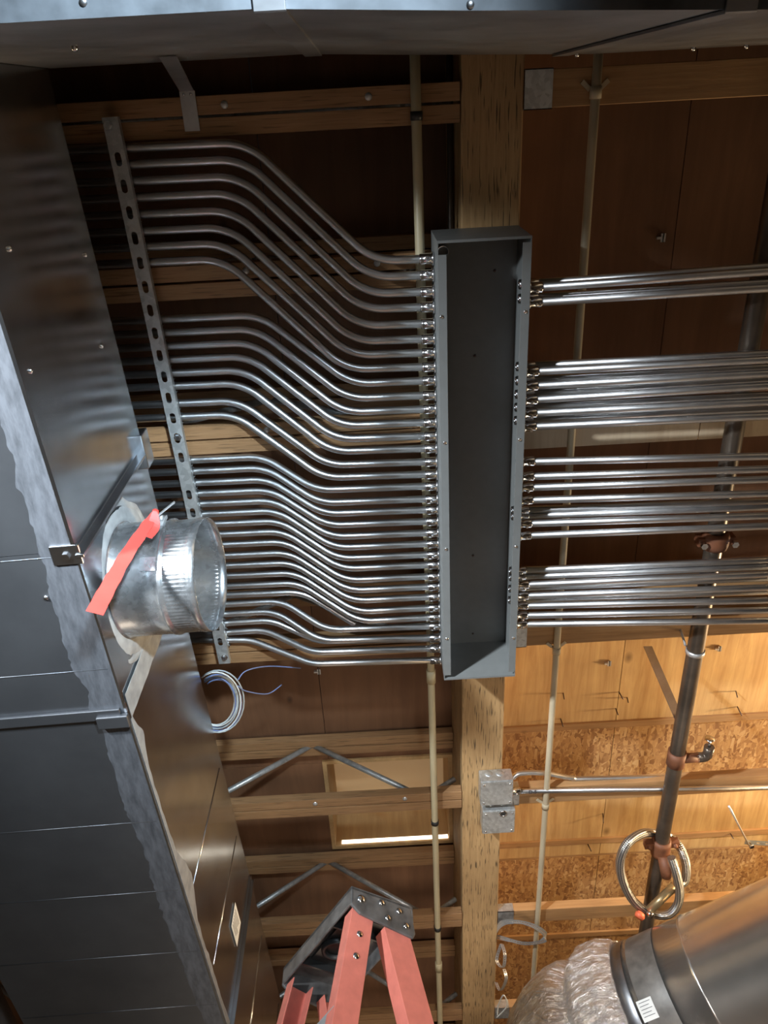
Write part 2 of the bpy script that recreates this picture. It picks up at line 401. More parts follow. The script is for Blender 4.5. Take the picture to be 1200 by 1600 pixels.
# ------------------------------------------------------------------ open web trusses (left) and joists (right)
TY = dict(A=.008, B=.433, C=.927, D=1.782, E=2.627, F=3.436, G=4.22, I=5.05, J=5.9)
tl = dict(A='dark wooden open-web truss nearest the crosswise duct, beside the top end of the slotted strut',
          B='wooden open-web truss showing between the top and second conduit bundles',
          C='wooden open-web truss bolted to the middle of the slotted strut',
          D='wooden open-web truss at the lower end of the slotted strut, below all bent conduits',
          E='wooden open-web truss with steel tube webs crossing the skylight opening',
          F='wooden open-web truss passing right behind the black ladder top',
          G='wooden open-web truss seen between the red ladder rails, next beyond the ladder top',
          I='wooden open-web truss far behind the red ladder, near the bottom edge of the photo',
          J='wooden open-web truss farthest away behind the ladder')
webph = dict(E=-.395, F=-.39)
for k, y in TY.items():
    t = empty('roof_truss', (BX0-.02, y, CZ+H_BOT)); tag(t, tl[k], 'truss', 'open-web trusses left of the beam')
    cw = .045; xl = X0+.02; xr = BX0-.002
    for (h0, h1, nm) in ((H_BOT, H_BOT+.038, 'bottom_chord'), (H_TC, H_TC+.038, 'top_chord')):
        for s in (-1, 1):
            m = MB().box((xl, y+s*(.0035), CZ+h0), (xr, y+s*(.0035+cw), CZ+h1))
            m.build(nm, M['chord'], t, bevel=.0015)
    px = webph.get(k, -.39); half = .50
    top = px; xs_ = [top+half*i for i in range(-7, 2)]
    # zigzag: apex at top chord every 2*half
    i0 = -6
    for i in range(i0, 2):
        xa = px+half*i; xb = px+half*(i+1)
        if xb > xr-.02: xb = xr-.02
        if xa > xr-.05: break
        ha, hb = (H_TC+.02, H_BOT+.02) if i % 2 == 0 else (H_BOT+.02, H_TC+.02)
        if xb < xr-.021 or True:
            p = W(xa, y, ha); q = W(xb, y, hb)
            if px+half*(i+1) > xr-.02:
                f = (xr-.02-xa)/half; q = W(xb, y, ha+(hb-ha)*f)
            MB().tube([p, q], .0125, 10).build('web_tube', M['strut'], t)
    for i in range(3):
        xx = [-.95, -.36, .02][i]
        MB().lathe(W(xx, y-.025, H_BOT-.003), (0, 0, 1), [(0, 0.0001), (0, .009), (.006, .011)], 10).build('pin_head', M['strap'], t)

jl = dict(A='brown wooden joist held by a metal hanger, right of the beam under the crosswise duct',
          C='wooden joist with pale rough plywood packing, seen between two bundles of straight conduits',
          D='wooden joist right below the lowest bundle of straight conduits, right of the beam',
          E='orange lit wooden joist just below the pair of conduits from the junction boxes',
          F='wooden joist behind the perforated strap loop and the big round duct',
          G='far wooden joist hidden mostly behind the foil flexible duct')
for k in 'ACDEFG':
    y = TY[k]-(.02 if k == 'A' else 0)
    j = MB().box((BX1+.002, y-.045, CZ+H_BOT), (X1-.02, y+.045, CZ+(H_BOT+.042 if k != 'D' else H_DECK-.041))).build('ceiling_joist', M['joist'], origin=(BX1, y, CZ+H_BOT), bevel=.002)
    tag(j, jl[k], 'joist', 'solid joists right of the beam')
    if k == 'C':
        MB().box((BX1+.002, y-.055, CZ+H_BOT-.012), (1.03, y+.088, CZ+H_BOT-.001)).build('packing_board', M['ply_strip'], j)
        MB().box((1.034, y-.055, CZ+H_BOT-.012), (2.2, y+.088, CZ+H_BOT-.001)).build('packing_board', M['ply_strip'], j)
    MB().box((BX1+.002, y+.002, CZ+H_DECK-.012), (X1-.02, y+.038, CZ+H_DECK-.001)).build('top_strip', M['joist'], j)
    h = MB(); x0_, x1_ = BX1+.001, BX1+.075
    h.box((x0_, y-.048, CZ+H_BOT-.003), (x1_, y+.048, CZ+H_BOT-.0005)).box((x0_, y-.048, CZ+H_BOT-.003), (x1_, y-.0455, CZ+H_BOT+.04)).box((x0_, y+.0455, CZ+H_BOT-.003), (x1_, y+.048, CZ+H_BOT+.04))
    h.build('joist_hanger', M['jbox'], j)

# skylight opening with curb
st = empty('skylight', (0, 3.1, zc)); tag(st, 'small wood-lined roof opening lit along one edge, above the ladder', 'skylight')
x0, x1, y0, y1 = SK; t_ = .02; zt = zc+.30
for nm, a, b in (('curb_board', (x0-t_, y0-t_, zc-.012), (x0, y1+t_, zt)), ('curb_board', (x1, y0-t_, zc-.012), (x1+t_, y1+t_, zt)),
                 ('curb_board', (x0, y0-t_, zc-.012), (x1, y0, zt)), ('curb_board', (x0, y1, zc-.012), (x1, y1+t_, zt))):
    MB().box(a, b).build(nm, M['fresh'], st)
MB().box((x0-t_, y0-t_, zt), (x1+t_, y1+t_, zt+.006)).build('skylight_pane', M['pane_lit'], st)
MB().box((x0, y0+.06, zt-.05), (x1, y0+.085, zt-.02)).build('pane_bar', M['strap'], st)
MB().box((x0+.03, y1-.004, zc+.001), (x1-.005, y1-.001, zc+.022)).build('sunlight_glow_strip', M['daylight'], st)  # glowing strip in place of sunlight on the far curb board
MB().box((x0+.005, y0+.34, zc+.10), (x1-.005, y0+.36, zc+.105)).build('divider_trim', M['strap'], st)

# ------------------------------------------------------------------ grey pull box
BH0, BH1 = 2.10, 2.300
gx0, gx1, gy0, gy1 = .178, .427, .325, 1.796
bt = empty('pull_box', ((gx0+gx1)/2, (gy0+gy1)/2, CZ+BH1)); tag(bt, 'long open grey steel wiring trough fixed under the beam, all conduits entering its sides', 'wiring trough')
th = .0025
MB().box((gx0, gy0, CZ+BH1-th), (gx1, gy1, CZ+BH1)).build('back_panel', M['box_paint'], bt)
for nm, a, b in (('side_wall', (gx0, gy0, CZ+BH0), (gx0+th, gy1, CZ+BH1-th)), ('side_wall', (gx1-th, gy0, CZ+BH0), (gx1, gy1, CZ+BH1-th)),
                 ('end_wall', (gx0+th, gy0, CZ+BH0), (gx1-th, gy0+th, CZ+BH1-th)), ('end_wall', (gx0+th, gy1-th, CZ+BH0), (gx1-th, gy1, CZ+BH1-th))):
    MB().box(a, b).build(nm, M['box_paint'], bt)
for a, b in (((gx0, gy0+.035, CZ+BH0-.002), (gx0+.024, gy1-.02, CZ+BH0)), ((gx1-.024, gy0+.015, CZ+BH0-.002), (gx1, gy1-.02, CZ+BH0))):
    MB().box(a, b).build('flange', M['box_paint'], bt, bevel=.0006)
MB().box((gx0, gy0-.001, CZ+BH0-.002), (gx1, gy0+.006, CZ+BH0)).build('end_lip', M['box_paint'], bt)
MB().box((gx0, gy1-.006, CZ+BH0-.002), (gx1, gy1+.001, CZ+BH0)).build('end_lip', M['box_paint'], bt)
def screw(m, c, n, r=.0045, h=.0025):
    c = V(c); n = V(n).normalized(); m.lathe(c, n, [(0, r), (h*.6, r*.95), (h, r*.6), (h, .0002)], 12)
    a = n.orthogonal().normalized(); m.obox(c+n*(h), a, n.cross(a), (r*1.3, r*.22, r*.1))
for px, py in ((690, 495), (695, 692), (697, 858), (698, 998), (821, 487), (812, 687), (806, 854), (802, 997)):
    p = onz(px, py, BH0-.002); m = MB(); screw(m, p, (0, 0, -1), .0055, .003); m.build('cover_screw', M['fitting'], bt)
m = MB(); p = onz(703, 386, BH1-.01)
m.lathe(W(.21, gy0+.06, BH1-.012), (0, 0, 1), [(0, .017), (0, .014), (.009, .014)], 20); m.build('knockout_ring', M['fitting'], bt)
for px, py in ((742, 556), (773, 423), (739, 868), (739, 990)):
    q = onz(px, py, BH1-.004); m = MB(); screw(m, q, (0, 0, -1), .004, .003); m.build('mounting_screw', M['nail'], bt)

# ------------------------------------------------------------------ conduits
CR = .0117
conn = MB()                                      # connector pointing to -x, its face at the origin
conn.lathe((0, 0, 0), (-1, 0, 0), [(0, .0005), (0, .0185), (.006, .0185), (.0065, .0150), (.036, .0150), (.038, .0140), (.040, CR+.0003), (.040, CR)], 24)
conn_me = conn.mesh('connector', M['fitting'])
sc = MB(); screw(sc, (-.022, -.004, -.0148), (0, -.25, -1), .0048, .006); sc_me = sc.mesh('set_screw', M['fitting'])
lk = MB()
lk.lathe((0, 0, 0), (1, 0, 0), [(0.0005, .010), (0.0005, .0185), (.004, .0185), (.004, .0140), (.013, .0135), (.014, .0115), (.012, .010), (0.0005, .010)], 20, rf=lambda i, a: .0016*math.cos(8*a) if 1 <= i <= 2 else 0)
lk_me = lk.mesh('locknut', M['fitting'])
def fit_conn(par, end, side, tilt=0):
    c = bpy.data.objects.new('connector', conn_me); col.objects.link(c); c.parent = par
    c.location = V(end)-V(par['org']); c.rotation_euler = (random.uniform(-.35, .35), 0, tilt) if side < 0 else (random.uniform(-.35, .35), 0, PI+tilt)
    s = bpy.data.objects.new('set_screw', sc_me); col.objects.link(s); s.parent = c
    if side > 0: s.rotation_euler = (0, 0, 0)
    l = bpy.data.objects.new('locknut', lk_me); col.objects.link(l); l.parent = c; l.location = (.003, 0, 0)
ordn = ['topmost', 'second', 'third', 'fourth', 'fifth', 'sixth', 'seventh', 'eighth', 'ninth', 'tenth', 'eleventh', 'twelfth', 'thirteenth', 'fourteenth', 'fifteenth']
HE = 2.205
ent = [404.5, 430, 456, 480, 506, 530, 551.5, 573.5, 595, 618, 639.5, 660.5, 681.5, 701, 722, 741.5, 760, 780, 797, 815, 833, 850, 867, 883, 901, 917, 933, 950, 965, 979, 997, 1014, 1032]
def lerp(a, b, t): return a+(b-a)*t
def bent(first, v1, v2, y_ent, label, HL=2.284, he=HE, grp=None, hmid=None):
    """first: pixel on the straight left run; v1, v2: corner pixels of the offset; y_ent: pixel row at the trough"""
    a = onz(*first, HL); b = onz(*v1, HL); c = onz(*v2, he); e = onz(668, y_ent, he)
    e = V((gx0-.0015, e.y, e.z))
    # carry on to the left over the top of the rectangular duct
    d = (a-b).normalized(); a2 = a+d*((a.x+1.15)/max(.2, -d.x))
    path = fillet([a2, b, c, e], .17, 12)
    o = MB().tube(path, CR, 16).build('conduit', M['conduit'], origin=e)
    tag(o, label, 'conduit', grp)
    fit_conn(o, e, -1)
    return o
A_l = [(200, 231), (205, 257), (210, 283), (217, 308.5), (222, 335), (228, 361), (232, 385.5), (233, 410)]
B_l = [(255, 499), (258, 520), (262, 541), (268, 562), (272, 583), (276, 603), (285, 630), (290, 651)]
C_l = [(302, 718.7), (305, 736), (310, 754), (315, 770.7), (317, 787), (321, 803), (326, 819), (335, 835), (345, 851), (352, 868), (352, 884), (352, 900), (352, 916), (352, 930)]
D_l = [(355, 944), (358, 959), (360, 973), (362, 987.5), (362, 1000)]
for i in range(8):
    t = i/7
    v1 = (lerp(386, 349, t), lerp(223, 403, t)); v2 = (lerp(583, 540, t), lerp(409, 577, t))
    v1 = (v1[0], A_l[i][1]-(v1[0]-A_l[i][0])*.046)
    bent(A_l[i], v1, (v2[0], ent[i]+3.5), ent[i], ordn[i]+' bent conduit of the uppermost bundle of eight, left of the trough', grp='bent conduits, upper bundle')
for i in range(8):
    t = i/7
    v1x = lerp(406, 367, t); v2x = lerp(549, 505, t)
    bent(B_l[i], (v1x, B_l[i][1]-(v1x-B_l[i][0])*.046), (v2x, ent[8+i]+4.5), ent[8+i], ordn[i]+' bent conduit of the second bundle of eight from the top, left of the trough', grp='bent conduits, second bundle')
for i in range(14):
    t = i/13
    v1x = lerp(412, 472, t**1.1); v2x = lerp(494, 566, t)
    last = i == 13
    ye = ent[16+i] if not last else ent[29]-2
    bent(C_l[i], (v1x, C_l[i][1]-(v1x-C_l[i][0])*.046), (v2x, ye+5.5), ye, ordn[i]+' bent conduit of the third bundle, the one passing behind the round collar', he=HE if not last else HE+.04, grp='bent conduits, third bundle')
dv = [((440, 939), (510, 984), 979, HE), ((430, 955), (500, 1001), 997, HE), ((424, 969), (498, 1002), 999, HE+.035), ((413, 984), (488, 1019), 1014, HE), ((392, 1000), (488, 1037), 1032, HE)]
for i in range(5):
    bent(D_l[i], dv[i][0], dv[i][1], dv[i][2], ordn[i]+' bent conduit of the lowest bundle of five, left of the trough', he=dv[i][3], grp='bent conduits, lowest bundle')

def straight(y0_, y1_, h, label, grp):
    a = onz(840, y0_, h); b = onz(1200, y1_, h)
    d = (b-a).normalized(); a = a-d*((a.x-gx1-.0015)/d.x); b = a+d*1.5
    a = V((gx1+.0015, a.y, a.z))
    o = MB().tube([a, (a+b)/2, b], CR, 16).build('conduit', M['conduit'], origin=a)
    tag(o, label, 'conduit', grp); fit_conn(o, a, 1)
HF, HU = 2.135, 2.183
g1 = [(449, 424), (472, 450)]; g2 = [(580, 562), (602.5, 583.6), (624, 603), (645, 628), (666, 650)]
g3 = [(721, 713), (744, 733), (761, 749), (781, 771), (817.5, 806), (836, 822)]; g3u = [(796, 783), (805, 792)]
g4 = [(912.5, 897), (930, 918), (946, 938), (961, 953.5), (975, 970)]; g4u = [(890, 875), (900, 885)]
for gi, (g, nm) in enumerate(((g1, 'straight pair at the top right of the trough'), (g2, 'straight bundle of five above the pale board'),
                              (g3, 'straight bundle just below the pale board'), (g4, 'lowest straight bundle right of the trough'))):
    for i, (p, q) in enumerate(g): straight(p, q, HF, ordn[i]+' front conduit of the '+nm, 'straight conduits right of the trough')
def upper(p, q, h, txt): straight(p, q, h, txt, 'straight conduits right of the trough')
shift = lambda yy: (yy-163)*(HU-HF)/HF
for i, (p, q) in enumerate(g1): upper(p-shift(p)*1.0, q-shift(q)*.9-2, HU, ordn[i]+' rear conduit behind the straight pair at the top right of the trough')
for i, (p, q) in enumerate(g2): upper(p-shift(p)*.95, q-shift(q)*.95-1, HU, ordn[i]+' rear conduit behind the straight bundle of five above the pale board')
for i, (p, q) in enumerate(g3u): upper(p, q, HU, ordn[i]+' thin-looking rear conduit in the bundle just below the pale board')
for i, (p, q) in enumerate(g4u+[(918, 903), (936, 924)]): upper(p, q, HU+.002, ordn[i]+' thin rear conduit in the lowest straight bundle right of the trough')

# ------------------------------------------------------------------ slotted strut holding the left conduits
def slotted_strip(m, n, pitch, wd, sl, sw, th, o, ax, ay, az, skip=()):
    K = 24
    def P(u, v, w_): return o+ax*u+ay*v+az*w_
    for i in range(n):
        u0 = i*pitch; uc = u0+pitch/2
        inner, outer = [], []
        for k in range(K):
            a = 2*PI*k/K; c_, s_ = math.cos(a), math.sin(a)
            iu = (sl-sw)/2*(1 if c_ > 0 else -1)+sw/2*c_ if abs(c_) > 1e-6 else 0
            inner.append((uc+iu, sw/2*s_))
            f = min(pitch/2/abs(c_) if abs(c_) > 1e-6 else 1e9, wd/2/abs(s_) if abs(s_) > 1e-6 else 1e9)
            outer.append((uc+c_*f, s_*f))
        # exact corners
        ca = math.atan2(wd/2, pitch/2)
        for sg in ((1, 1), (-1, 1), (-1, -1), (1, -1)):
            aa = math.atan2(sg[1]*wd/2, sg[0]*pitch/2) % (2*PI); k = round(aa/(2*PI/K)) % K
            outer[k] = (uc+sg[0]*pitch/2, sg[1]*wd/2)
        if i in skip: inner = [(uc+(p[0]-uc)*.01, p[1]*.01) for p in inner]
        vs = [P(*p, 0) for p in inner]+[P(*p, 0) for p in outer]+[P(*p, th) for p in inner]+[P(*p, th) for p in outer]
        fs = []
        for k in range(K):
            k2 = (k+1) % K
            fs += [(k, k2, K+k2, K+k), (2*K+k, 3*K+k, 3*K+k2, 2*K+k2), (k, 2*K+k, 2*K+k2, k2)]
        m.add(vs, fs)
HS = 2.250
p0 = onz(171, 183, HS); p1 = onz(351, 1037, HS); d = p1-p0; L = d.length; d.normalize()
n = 27; pitch = L/n; side = V((0, 0, -1)).cross(d).normalized(); up = V((0, 0, 1))
st = empty('slotted_strut', p0); tag(st, 'long slotted steel strut crossing under the bent conduits, bolted to the trusses', 'strut')
m = MB(); slotted_strip(m, n, pitch, .041, .034, .0165, .002, p0, d, side, up, skip=(0, 15, 26)); m.build('slotted_face', M['strut'], st)
m = MB()
for s in (-1, 1): m.obox((p0+p1)/2+side*(s*.0196)+up*.0105, d, side, (L, .002, .0205))
m.build('side_flange', M['strut'], st)
for px, py in ((169, 196), (278, 683), (351, 1027)):
    c = onz(px, py, HS-.001); m = MB(); m.lathe(c, (0, 0, -1), [(-.05, .004), (-.05, .0048), (0, .0048), (0, .0125), (.0025, .0125), (.0025, .0095), (.009, .009), (.009, .0002)], 6, smooth=False)
    m.build('bolt', M['fitting'], st)
# conduit straps on the strut
for g in (A_l, B_l, C_l, D_l):
    for (px, py) in g:
        if 790 < py < 940: pass
for grp_, lst in (('A', A_l), ('B', B_l), ('C', C_l), ('D', D_l)):
    for (px, py) in lst:
        t = (py-183)/(1037-183); cx = 171+180*t+14
        c = onz(cx, py+3, 2.284)
        m = MB(); pts = []
        for k in range(9):
            a = PI+PI*k/8
            pts.append(V((c.x, c.y+math.cos(a)*.0145, c.z+math.sin(a)*.0145)))
        pts = [V((c.x, c.y-.0145, c.z+.012))]+pts+[V((c.x, c.y+.0145, c.z+.012))]
        for a_, b_ in zip(pts[:-1], pts[1:]): m.bar(a_, b_, .018, .0016, (1, 0, 0)) if False else m.obox((a_+b_)/2, (b_-a_), (1, 0, 0), ((b_-a_).length*1.08, .006, .0016))
        m.build('conduit_clamp', M['strut'], st)

# ------------------------------------------------------------------ cream pipes and grey conduit beside the beam
PX1 = .144; PH = 2.284
pt = tag(MB().tube([W(PX1, y, PH) for y in (-.4, .5, 1.5, 3, 4.5, 7.5)], .0138, 20).build('plastic_pipe', M['cpvc'], origin=W(PX1, 1, PH)),
         'cream plastic sprinkler pipe running lengthwise just left of the beam, behind the bent conduits', 'pipe')
for py in (181, 1284, 1450):
    c = onz(650 if py < 500 else 682, py, PH); c.x = PX1
    MB().lathe(c-V((0, .011, 0)), (0, 1, 0), [(0, .0138), (0, .0168), (.022, .0168), (.022, .0138)], 20).build('pipe_clip', M['black'], pt)
for py in (1056, 1510):
    c = onz(678, py, PH); c.x = PX1
    MB().lathe(c-V((0, .03, 0)), (0, 1, 0), [(0, .0138), (0, .0175), (.06, .0175), (.06, .0138)], 20).build('pipe_coupling', M['cpvc'], pt)
PX2 = .617
p2 = tag(MB().tube([W(PX2, y, PH) for y in (-.4, .5, 1.5, 3, 4.5, 7.5)], .0125, 18).build('plastic_pipe', M['cpvc2'], origin=W(PX2, 1, PH)),
         'thin cream plastic pipe running lengthwise under the joists right of the beam', 'pipe')
for py, px in ((141, 932), (1015, 862), (1258, 846)):
    c = onz(px, py, PH); c.x = PX2
    m = MB(); m.lathe(c-V((0, .01, 0)), (0, 1, 0), [(0, .0125), (0, .0155), (.03, .0155), (.03, .0125)], 18)
    for s in (-1, 1): m.obox(c+V((s*.024, -.012, .012)), (1, -.9*s, 0), (0, 0, 1), (.030, .003, .012))
    m.build('pipe_strap', M['cpvc2'], p2)
gx = MB().tube([W(.252, y, 2.47) for y in (-.5, .5, 1.2)], .0095, 14)
tag(gx.build('conduit', M['pipe'], origin=W(.252, .3, 2.47)), 'thin dark conduit against the left side of the beam, above the trough', 'conduit')

# ------------------------------------------------------------------ black sprinkler pipe on the right with its couplings
SX, SH, SR = 1.118, 2.232, .0300
def SP(y): return W(SX, y, SH)
sp = tag(MB().tube([SP(y) for y in (-.5, .6, 1.6, 2.6, 3.6, 7.8)], SR, 24).build('sprinkler_pipe', M['pipe'], origin=SP(1.5)),
         'black steel sprinkler main running lengthwise on the right, in front of the lit boards', 'pipe')
def yat(py, x): return onz(x, py, SH).y
# grooved coupling with two bolts
yc = yat(842, 1130)
m = MB(); m.lathe(SP(yc-.03), (0, 1, 0), [(0, SR), (0, SR+.012), (.015, SR+.016), (.045, SR+.016), (.06, SR+.012), (.06, SR)], 28)
for s in (-1, 1): m.obox(SP(yc)+V((s*(SR+.018), 0, 0)), (1, 0, 0), (0, 1, 0), (.03, .03, .04))
m.build('grooved_coupling', M['rust'], sp)
for s in (-1, 1):
    m = MB(); m.lathe(SP(yc)+V((s*(SR+.022), 0, .03)), (0, 0, -1), [(0, .0045), (.065, .0045), (.065, .012), (.075, .012), (.075, .0002)], 6, smooth=False); m.build('coupling_bolt', M['fitting'], sp)
# ring hanger
yc = yat(1017, 1092)
hg = empty('ring_hanger', SP(yc)); tag(hg, 'galvanized ring hanger around the black pipe at the joist below the lowest conduits', 'hanger')
MB().lathe(SP(yc-.009), (0, 1, 0), [(0, SR+.001), (0, SR+.004), (.018, SR+.004), (.018, SR+.001)], 28).build('ring', M['strap'], hg)
m = MB(); m.cyl(SP(yc)+V((-.035, -.02, .01)), SP(yc)+V((-.035, -.05, .075)), .005, 8); m.build('threaded_rod', M['strap'], hg)
# sway brace
a = onz(1012, 1010, 2.55); b = onz(1063, 1128, 2.235)
m = MB(); m.obox((a+b)/2, b-a, (1, .25, .1), ((b-a).length, .040, .003)); br = m.build('brace_strap', M['duct_dark'], origin=a)
tag(br, 'flat brown-looking steel brace slanting from the joist down to the black pipe', 'brace')
# tee with short elbow (orange)
yc = yat(1183, 1072)
m = MB(); m.lathe(SP(yc-.035), (0, 1, 0), [(0, SR), (0, SR+.006), (.07, SR+.006), (.07, SR)], 24); m.cyl(SP(yc)+V((0, 0, -.005)), SP(yc)+V((.085, 0, -.005)), .020, 18)
m.build('threaded_outlet', M['rust'], sp)
e0 = SP(yc)+V((.078, 0, -.005))
hd = empty('sprinkler_head', e0); hd.parent = sp; hd.location = e0-V(sp['org'])
MB().tube(fillet([e0, e0+V((.045, 0, 0)), e0+V((.045, -.055, 0))], .025, 6), .020, 16).build('elbow', M['pipe'], hd)
m = MB(); m.cyl(e0+V((.045, -.055, 0)), e0+V((.045, -.085, .01)), .006, 8); m.lathe(e0+V((.045, -.087, .01)), (0, -1, .1), [(0, .002), (0, .019), (.003, .019), (.003, .002)], 16)
m.build('deflector', M['fitting'], hd)
# mechanical tee holding the braided hose
yc = yat(1322, 1040)
m = MB(); m.lathe(SP(yc-.045), (0, 1, 0), [(0, SR), (0, SR+.008), (.02, SR+.012), (.07, SR+.012), (.09, SR+.008), (.09, SR)], 26)
for s in (-1, 1):
    m.obox(SP(yc-.02)+V((s*(SR+.022), 0, 0)), (1, 0, 0), (0, 1, 0), (.042, .032, .030)); m.lathe(SP(yc-.02)+V((s*(SR+.026), 0, .02)), (0, 0, -1), [(0, .009), (.045, .009), (.045, .0002)], 8)
m.build('mechanical_tee', M['rust'], sp)
o1 = SP(yc)+V((.005, .02, -SR)); 
m = MB(); m.tube([o1, o1+V((.004, .055, -.035)), o1+V((.008, .085, -.04))], .021, 18, rf=lambda t, a, l: .027-.006*t); m.build('outlet_boss', M['rust'], sp)
hh = 2.12
hp = [(1049, 1340), (1056, 1362), (1062, 1392), (1058, 1415), (1043, 1429), (1018, 1427), (990, 1408), (973, 1376), (969, 1345), (980, 1318), (1002, 1303), (1022, 1302), (1045, 1307), (1063, 1325), (1072, 1352), (1070, 1376), (1056, 1384)]
hz = [2.165, 2.14, 2.125, 2.115, 2.11, 2.115, 2.12, 2.125, 2.13, 2.14, 2.15, 2.16, 2.165, 2.17]
hz = [h-.0 for h in hz]
hz = hz[:9]+[2.14, 2.20, 2.285, 2.31, 2.25, 2.21, 2.185, 2.17]
def catmull(P, n=10):
    P = [V(p) for p in P]; out = []
    for i in range(len(P)-1):
        p0_, p1_, p2_, p3_ = P[max(i-1, 0)], P[i], P[i+1], P[min(i+2, len(P)-1)]
        for k in range(n):
            t = k/n
            out.append(.5*((2*p1_)+(p2_-p0_)*t+(2*p0_-5*p1_+4*p2_-p3_)*t*t+(3*p1_-p0_-3*p2_+p3_)*t**3))
    out.append(P[-1]); return out
hpath = [onz(px, py, h_) for (px, py), h_ in zip(hp, hz)]
ho = tag(MB().tube(catmull(hpath, 8), .0185, 18).build('braided_hose', M['braid'], origin=hpath[0]), 'looped braided steel sprinkler hose hanging coiled on the black pipe', 'hose')
a = onz(1053, 1385, 2.16); b = onz(1013, 1424, 2.10)
MB().cyl(a, b, .019, 18).build('nipple', M['brass'], ho)
m = MB(); m.lathe(onz(1018, 1425, 2.092), (-.5, .5, -.3), [(0, .0002), (0, .016), (.02, .016), (.02, .0002)], 16); m.build('nipple_end', M['fitting'], ho)
m = MB(); c = onz(1000, 1430, 2.08); m.lathe(c, (-.6, .3, -.6), [(-.012, .0002), (-.012, .016), (.0, .022), (.014, .018), (.014, .0002)], 14); m.build('end_cap', M['orange'], ho)

# ------------------------------------------------------------------ junction boxes under the beam and their two conduits
def jbox(px0, py0, px1, py1, hb, lab):
    a = onz(px0, py0, hb); b = onz(px1, py1, hb); x0_, x1_ = a.x, b.x; ya, yb = a.y, b.y
    z0_ = CZ+hb; z1_ = CZ+2.300
    t = empty('junction_box', ((x0_+x1_)/2, (ya+yb)/2, z1_)); tag(t, lab, 'junction box', 'square junction boxes under the beam')
    MB().box((x0_, ya, z0_), (x1_, yb, z1_)).build('box_body', M['jbox'], t, bevel=.004)
    MB().box((x0_+.002, ya+.002, z0_-.003), (x1_-.002, yb-.002, z0_)).build('cover_plate', M['jbox'], t, bevel=.002)
    for (u, v) in ((.1, .12), (.9, .12), (.1, .88), (.9, .88)):
        m = MB(); screw(m, (lerp(x0_, x1_, u), lerp(ya, yb, v), z0_-.003), (0, 0, -1), .005, .003); m.build('cover_screw', M['fitting'], t)
    for u in (.28, .62):
        m = MB(); m.lathe((lerp(x0_, x1_, u), ya, (z0_+z1_)/2+.01), (0, -1, 0), [(0, .017), (.0015, .016), (.0015, .0002)], 20); m.build('knockout', M['jbox'], t)
    return t, (x0_, x1_, ya, yb)
j1, e1 = jbox(751, 1222, 801, 1256, 2.235, 'galvanized junction box under the beam with two conduits leaving to the right')
j2, e2 = jbox(754, 1268, 804, 1300, 2.235, 'galvanized junction box with an open round knockout, the lower one of the two')
m = MB(); c = onz(786, 1271.5, 2.231); m.lathe(c, (0, 0, -1), [(-.002, .017), (.002, .017), (.002, .012), (-.004, .012)], 20); m.build('knockout_ring', M['fitting'], j2)
MB().lathe(c+V((0, 0, -.0002)), (0, 0, -1), [(0, .012), (0, .0002)], 20).build('hole_shade_disc', M['black'], j2)  # flat black disc, painted shade for the inside of the knockout
ce = [onz(803, 1236, 2.262), onz(900, 1234.5, 2.262), onz(1200, 1229, 2.262)]
ce[0].x = e1[1]+.001
dd = (ce[2]-ce[1]); ce[2] = ce[1]+dd*1.4
# keep clear of the black pipe: both conduits pass above it
lowc = [ce[0], V((.95, ce[1].y+.01, CZ+2.262)), V((1.03, ce[1].y+.012, CZ+2.283)), V((1.9, ce[1].y+.02, CZ+2.283))]
yy = onz(900, 1234.5, 2.27).y
zr = CZ+2.278
pa = V((e1[1]+.001, onz(806, 1236, 2.278).y, zr)); pb = onz(1200, 1230, 2.278); pb = pa+(pb-pa)*1.5
lc = tag(MB().tube([pa, (pa+pb)/2, pb], .0105, 16).build('conduit', M['conduit'], origin=pa), 'straight lower conduit marked by pen, leaving the junction box to the right', 'conduit', 'conduits from the junction box')
fit_conn(lc, pa, 1)
P = [onz(801, 1216, 2.30), onz(812, 1208.5, 2.31), onz(850, 1208, 2.32), onz(895, 1216, 2.33), onz(940, 1216, 2.33), onz(1200, 1211, 2.33)]
P[-1] = P[-2]+(P[-1]-P[-2])*1.6
uc = tag(MB().tube(catmull(P, 8), .0105, 16).build('conduit', M['conduit'], origin=P[0]), 'upper conduit with a small kick bend, leaving the junction box to the right', 'conduit', 'conduits from the junction box')
def text(body, size, p, ax, ay, mat, parent, name='marking'):
    cu = bpy.data.curves.new(name, 'FONT'); cu.body = body; cu.size = size; cu.extrude = .0005; cu.align_x = 'CENTER'; cu.align_y = 'CENTER'
    t = bpy.data.objects.new('tmp', cu); col.objects.link(t)
    bpy.context.view_layer.update()
    me = bpy.data.meshes.new_from_object(t.evaluated_get(bpy.context.evaluated_depsgraph_get())); bpy.data.objects.remove(t)
    me.materials.clear(); me.materials.append(mat)
    ax = V(ax).normalized(); ay = (V(ay)-ax*V(ay).dot(ax)).normalized(); az = ax.cross(ay)
    mm = Matrix.Identity(4)
    for i in range(3): mm[i][0] = ax[i]; mm[i][1] = ay[i]; mm[i][2] = az[i]
    me.transform(mm)
    o = bpy.data.objects.new(name, me); col.objects.link(o); o.parent = parent; o.location = V(p)-V(parent['org'])
    return o
tp = pa+(pb-pa).normalized()*.088
text('D-5', .022, tp+V((0, -.0048, -.0108)), (1, 0, 0), (0, -1, .45), M['ink'], lc)

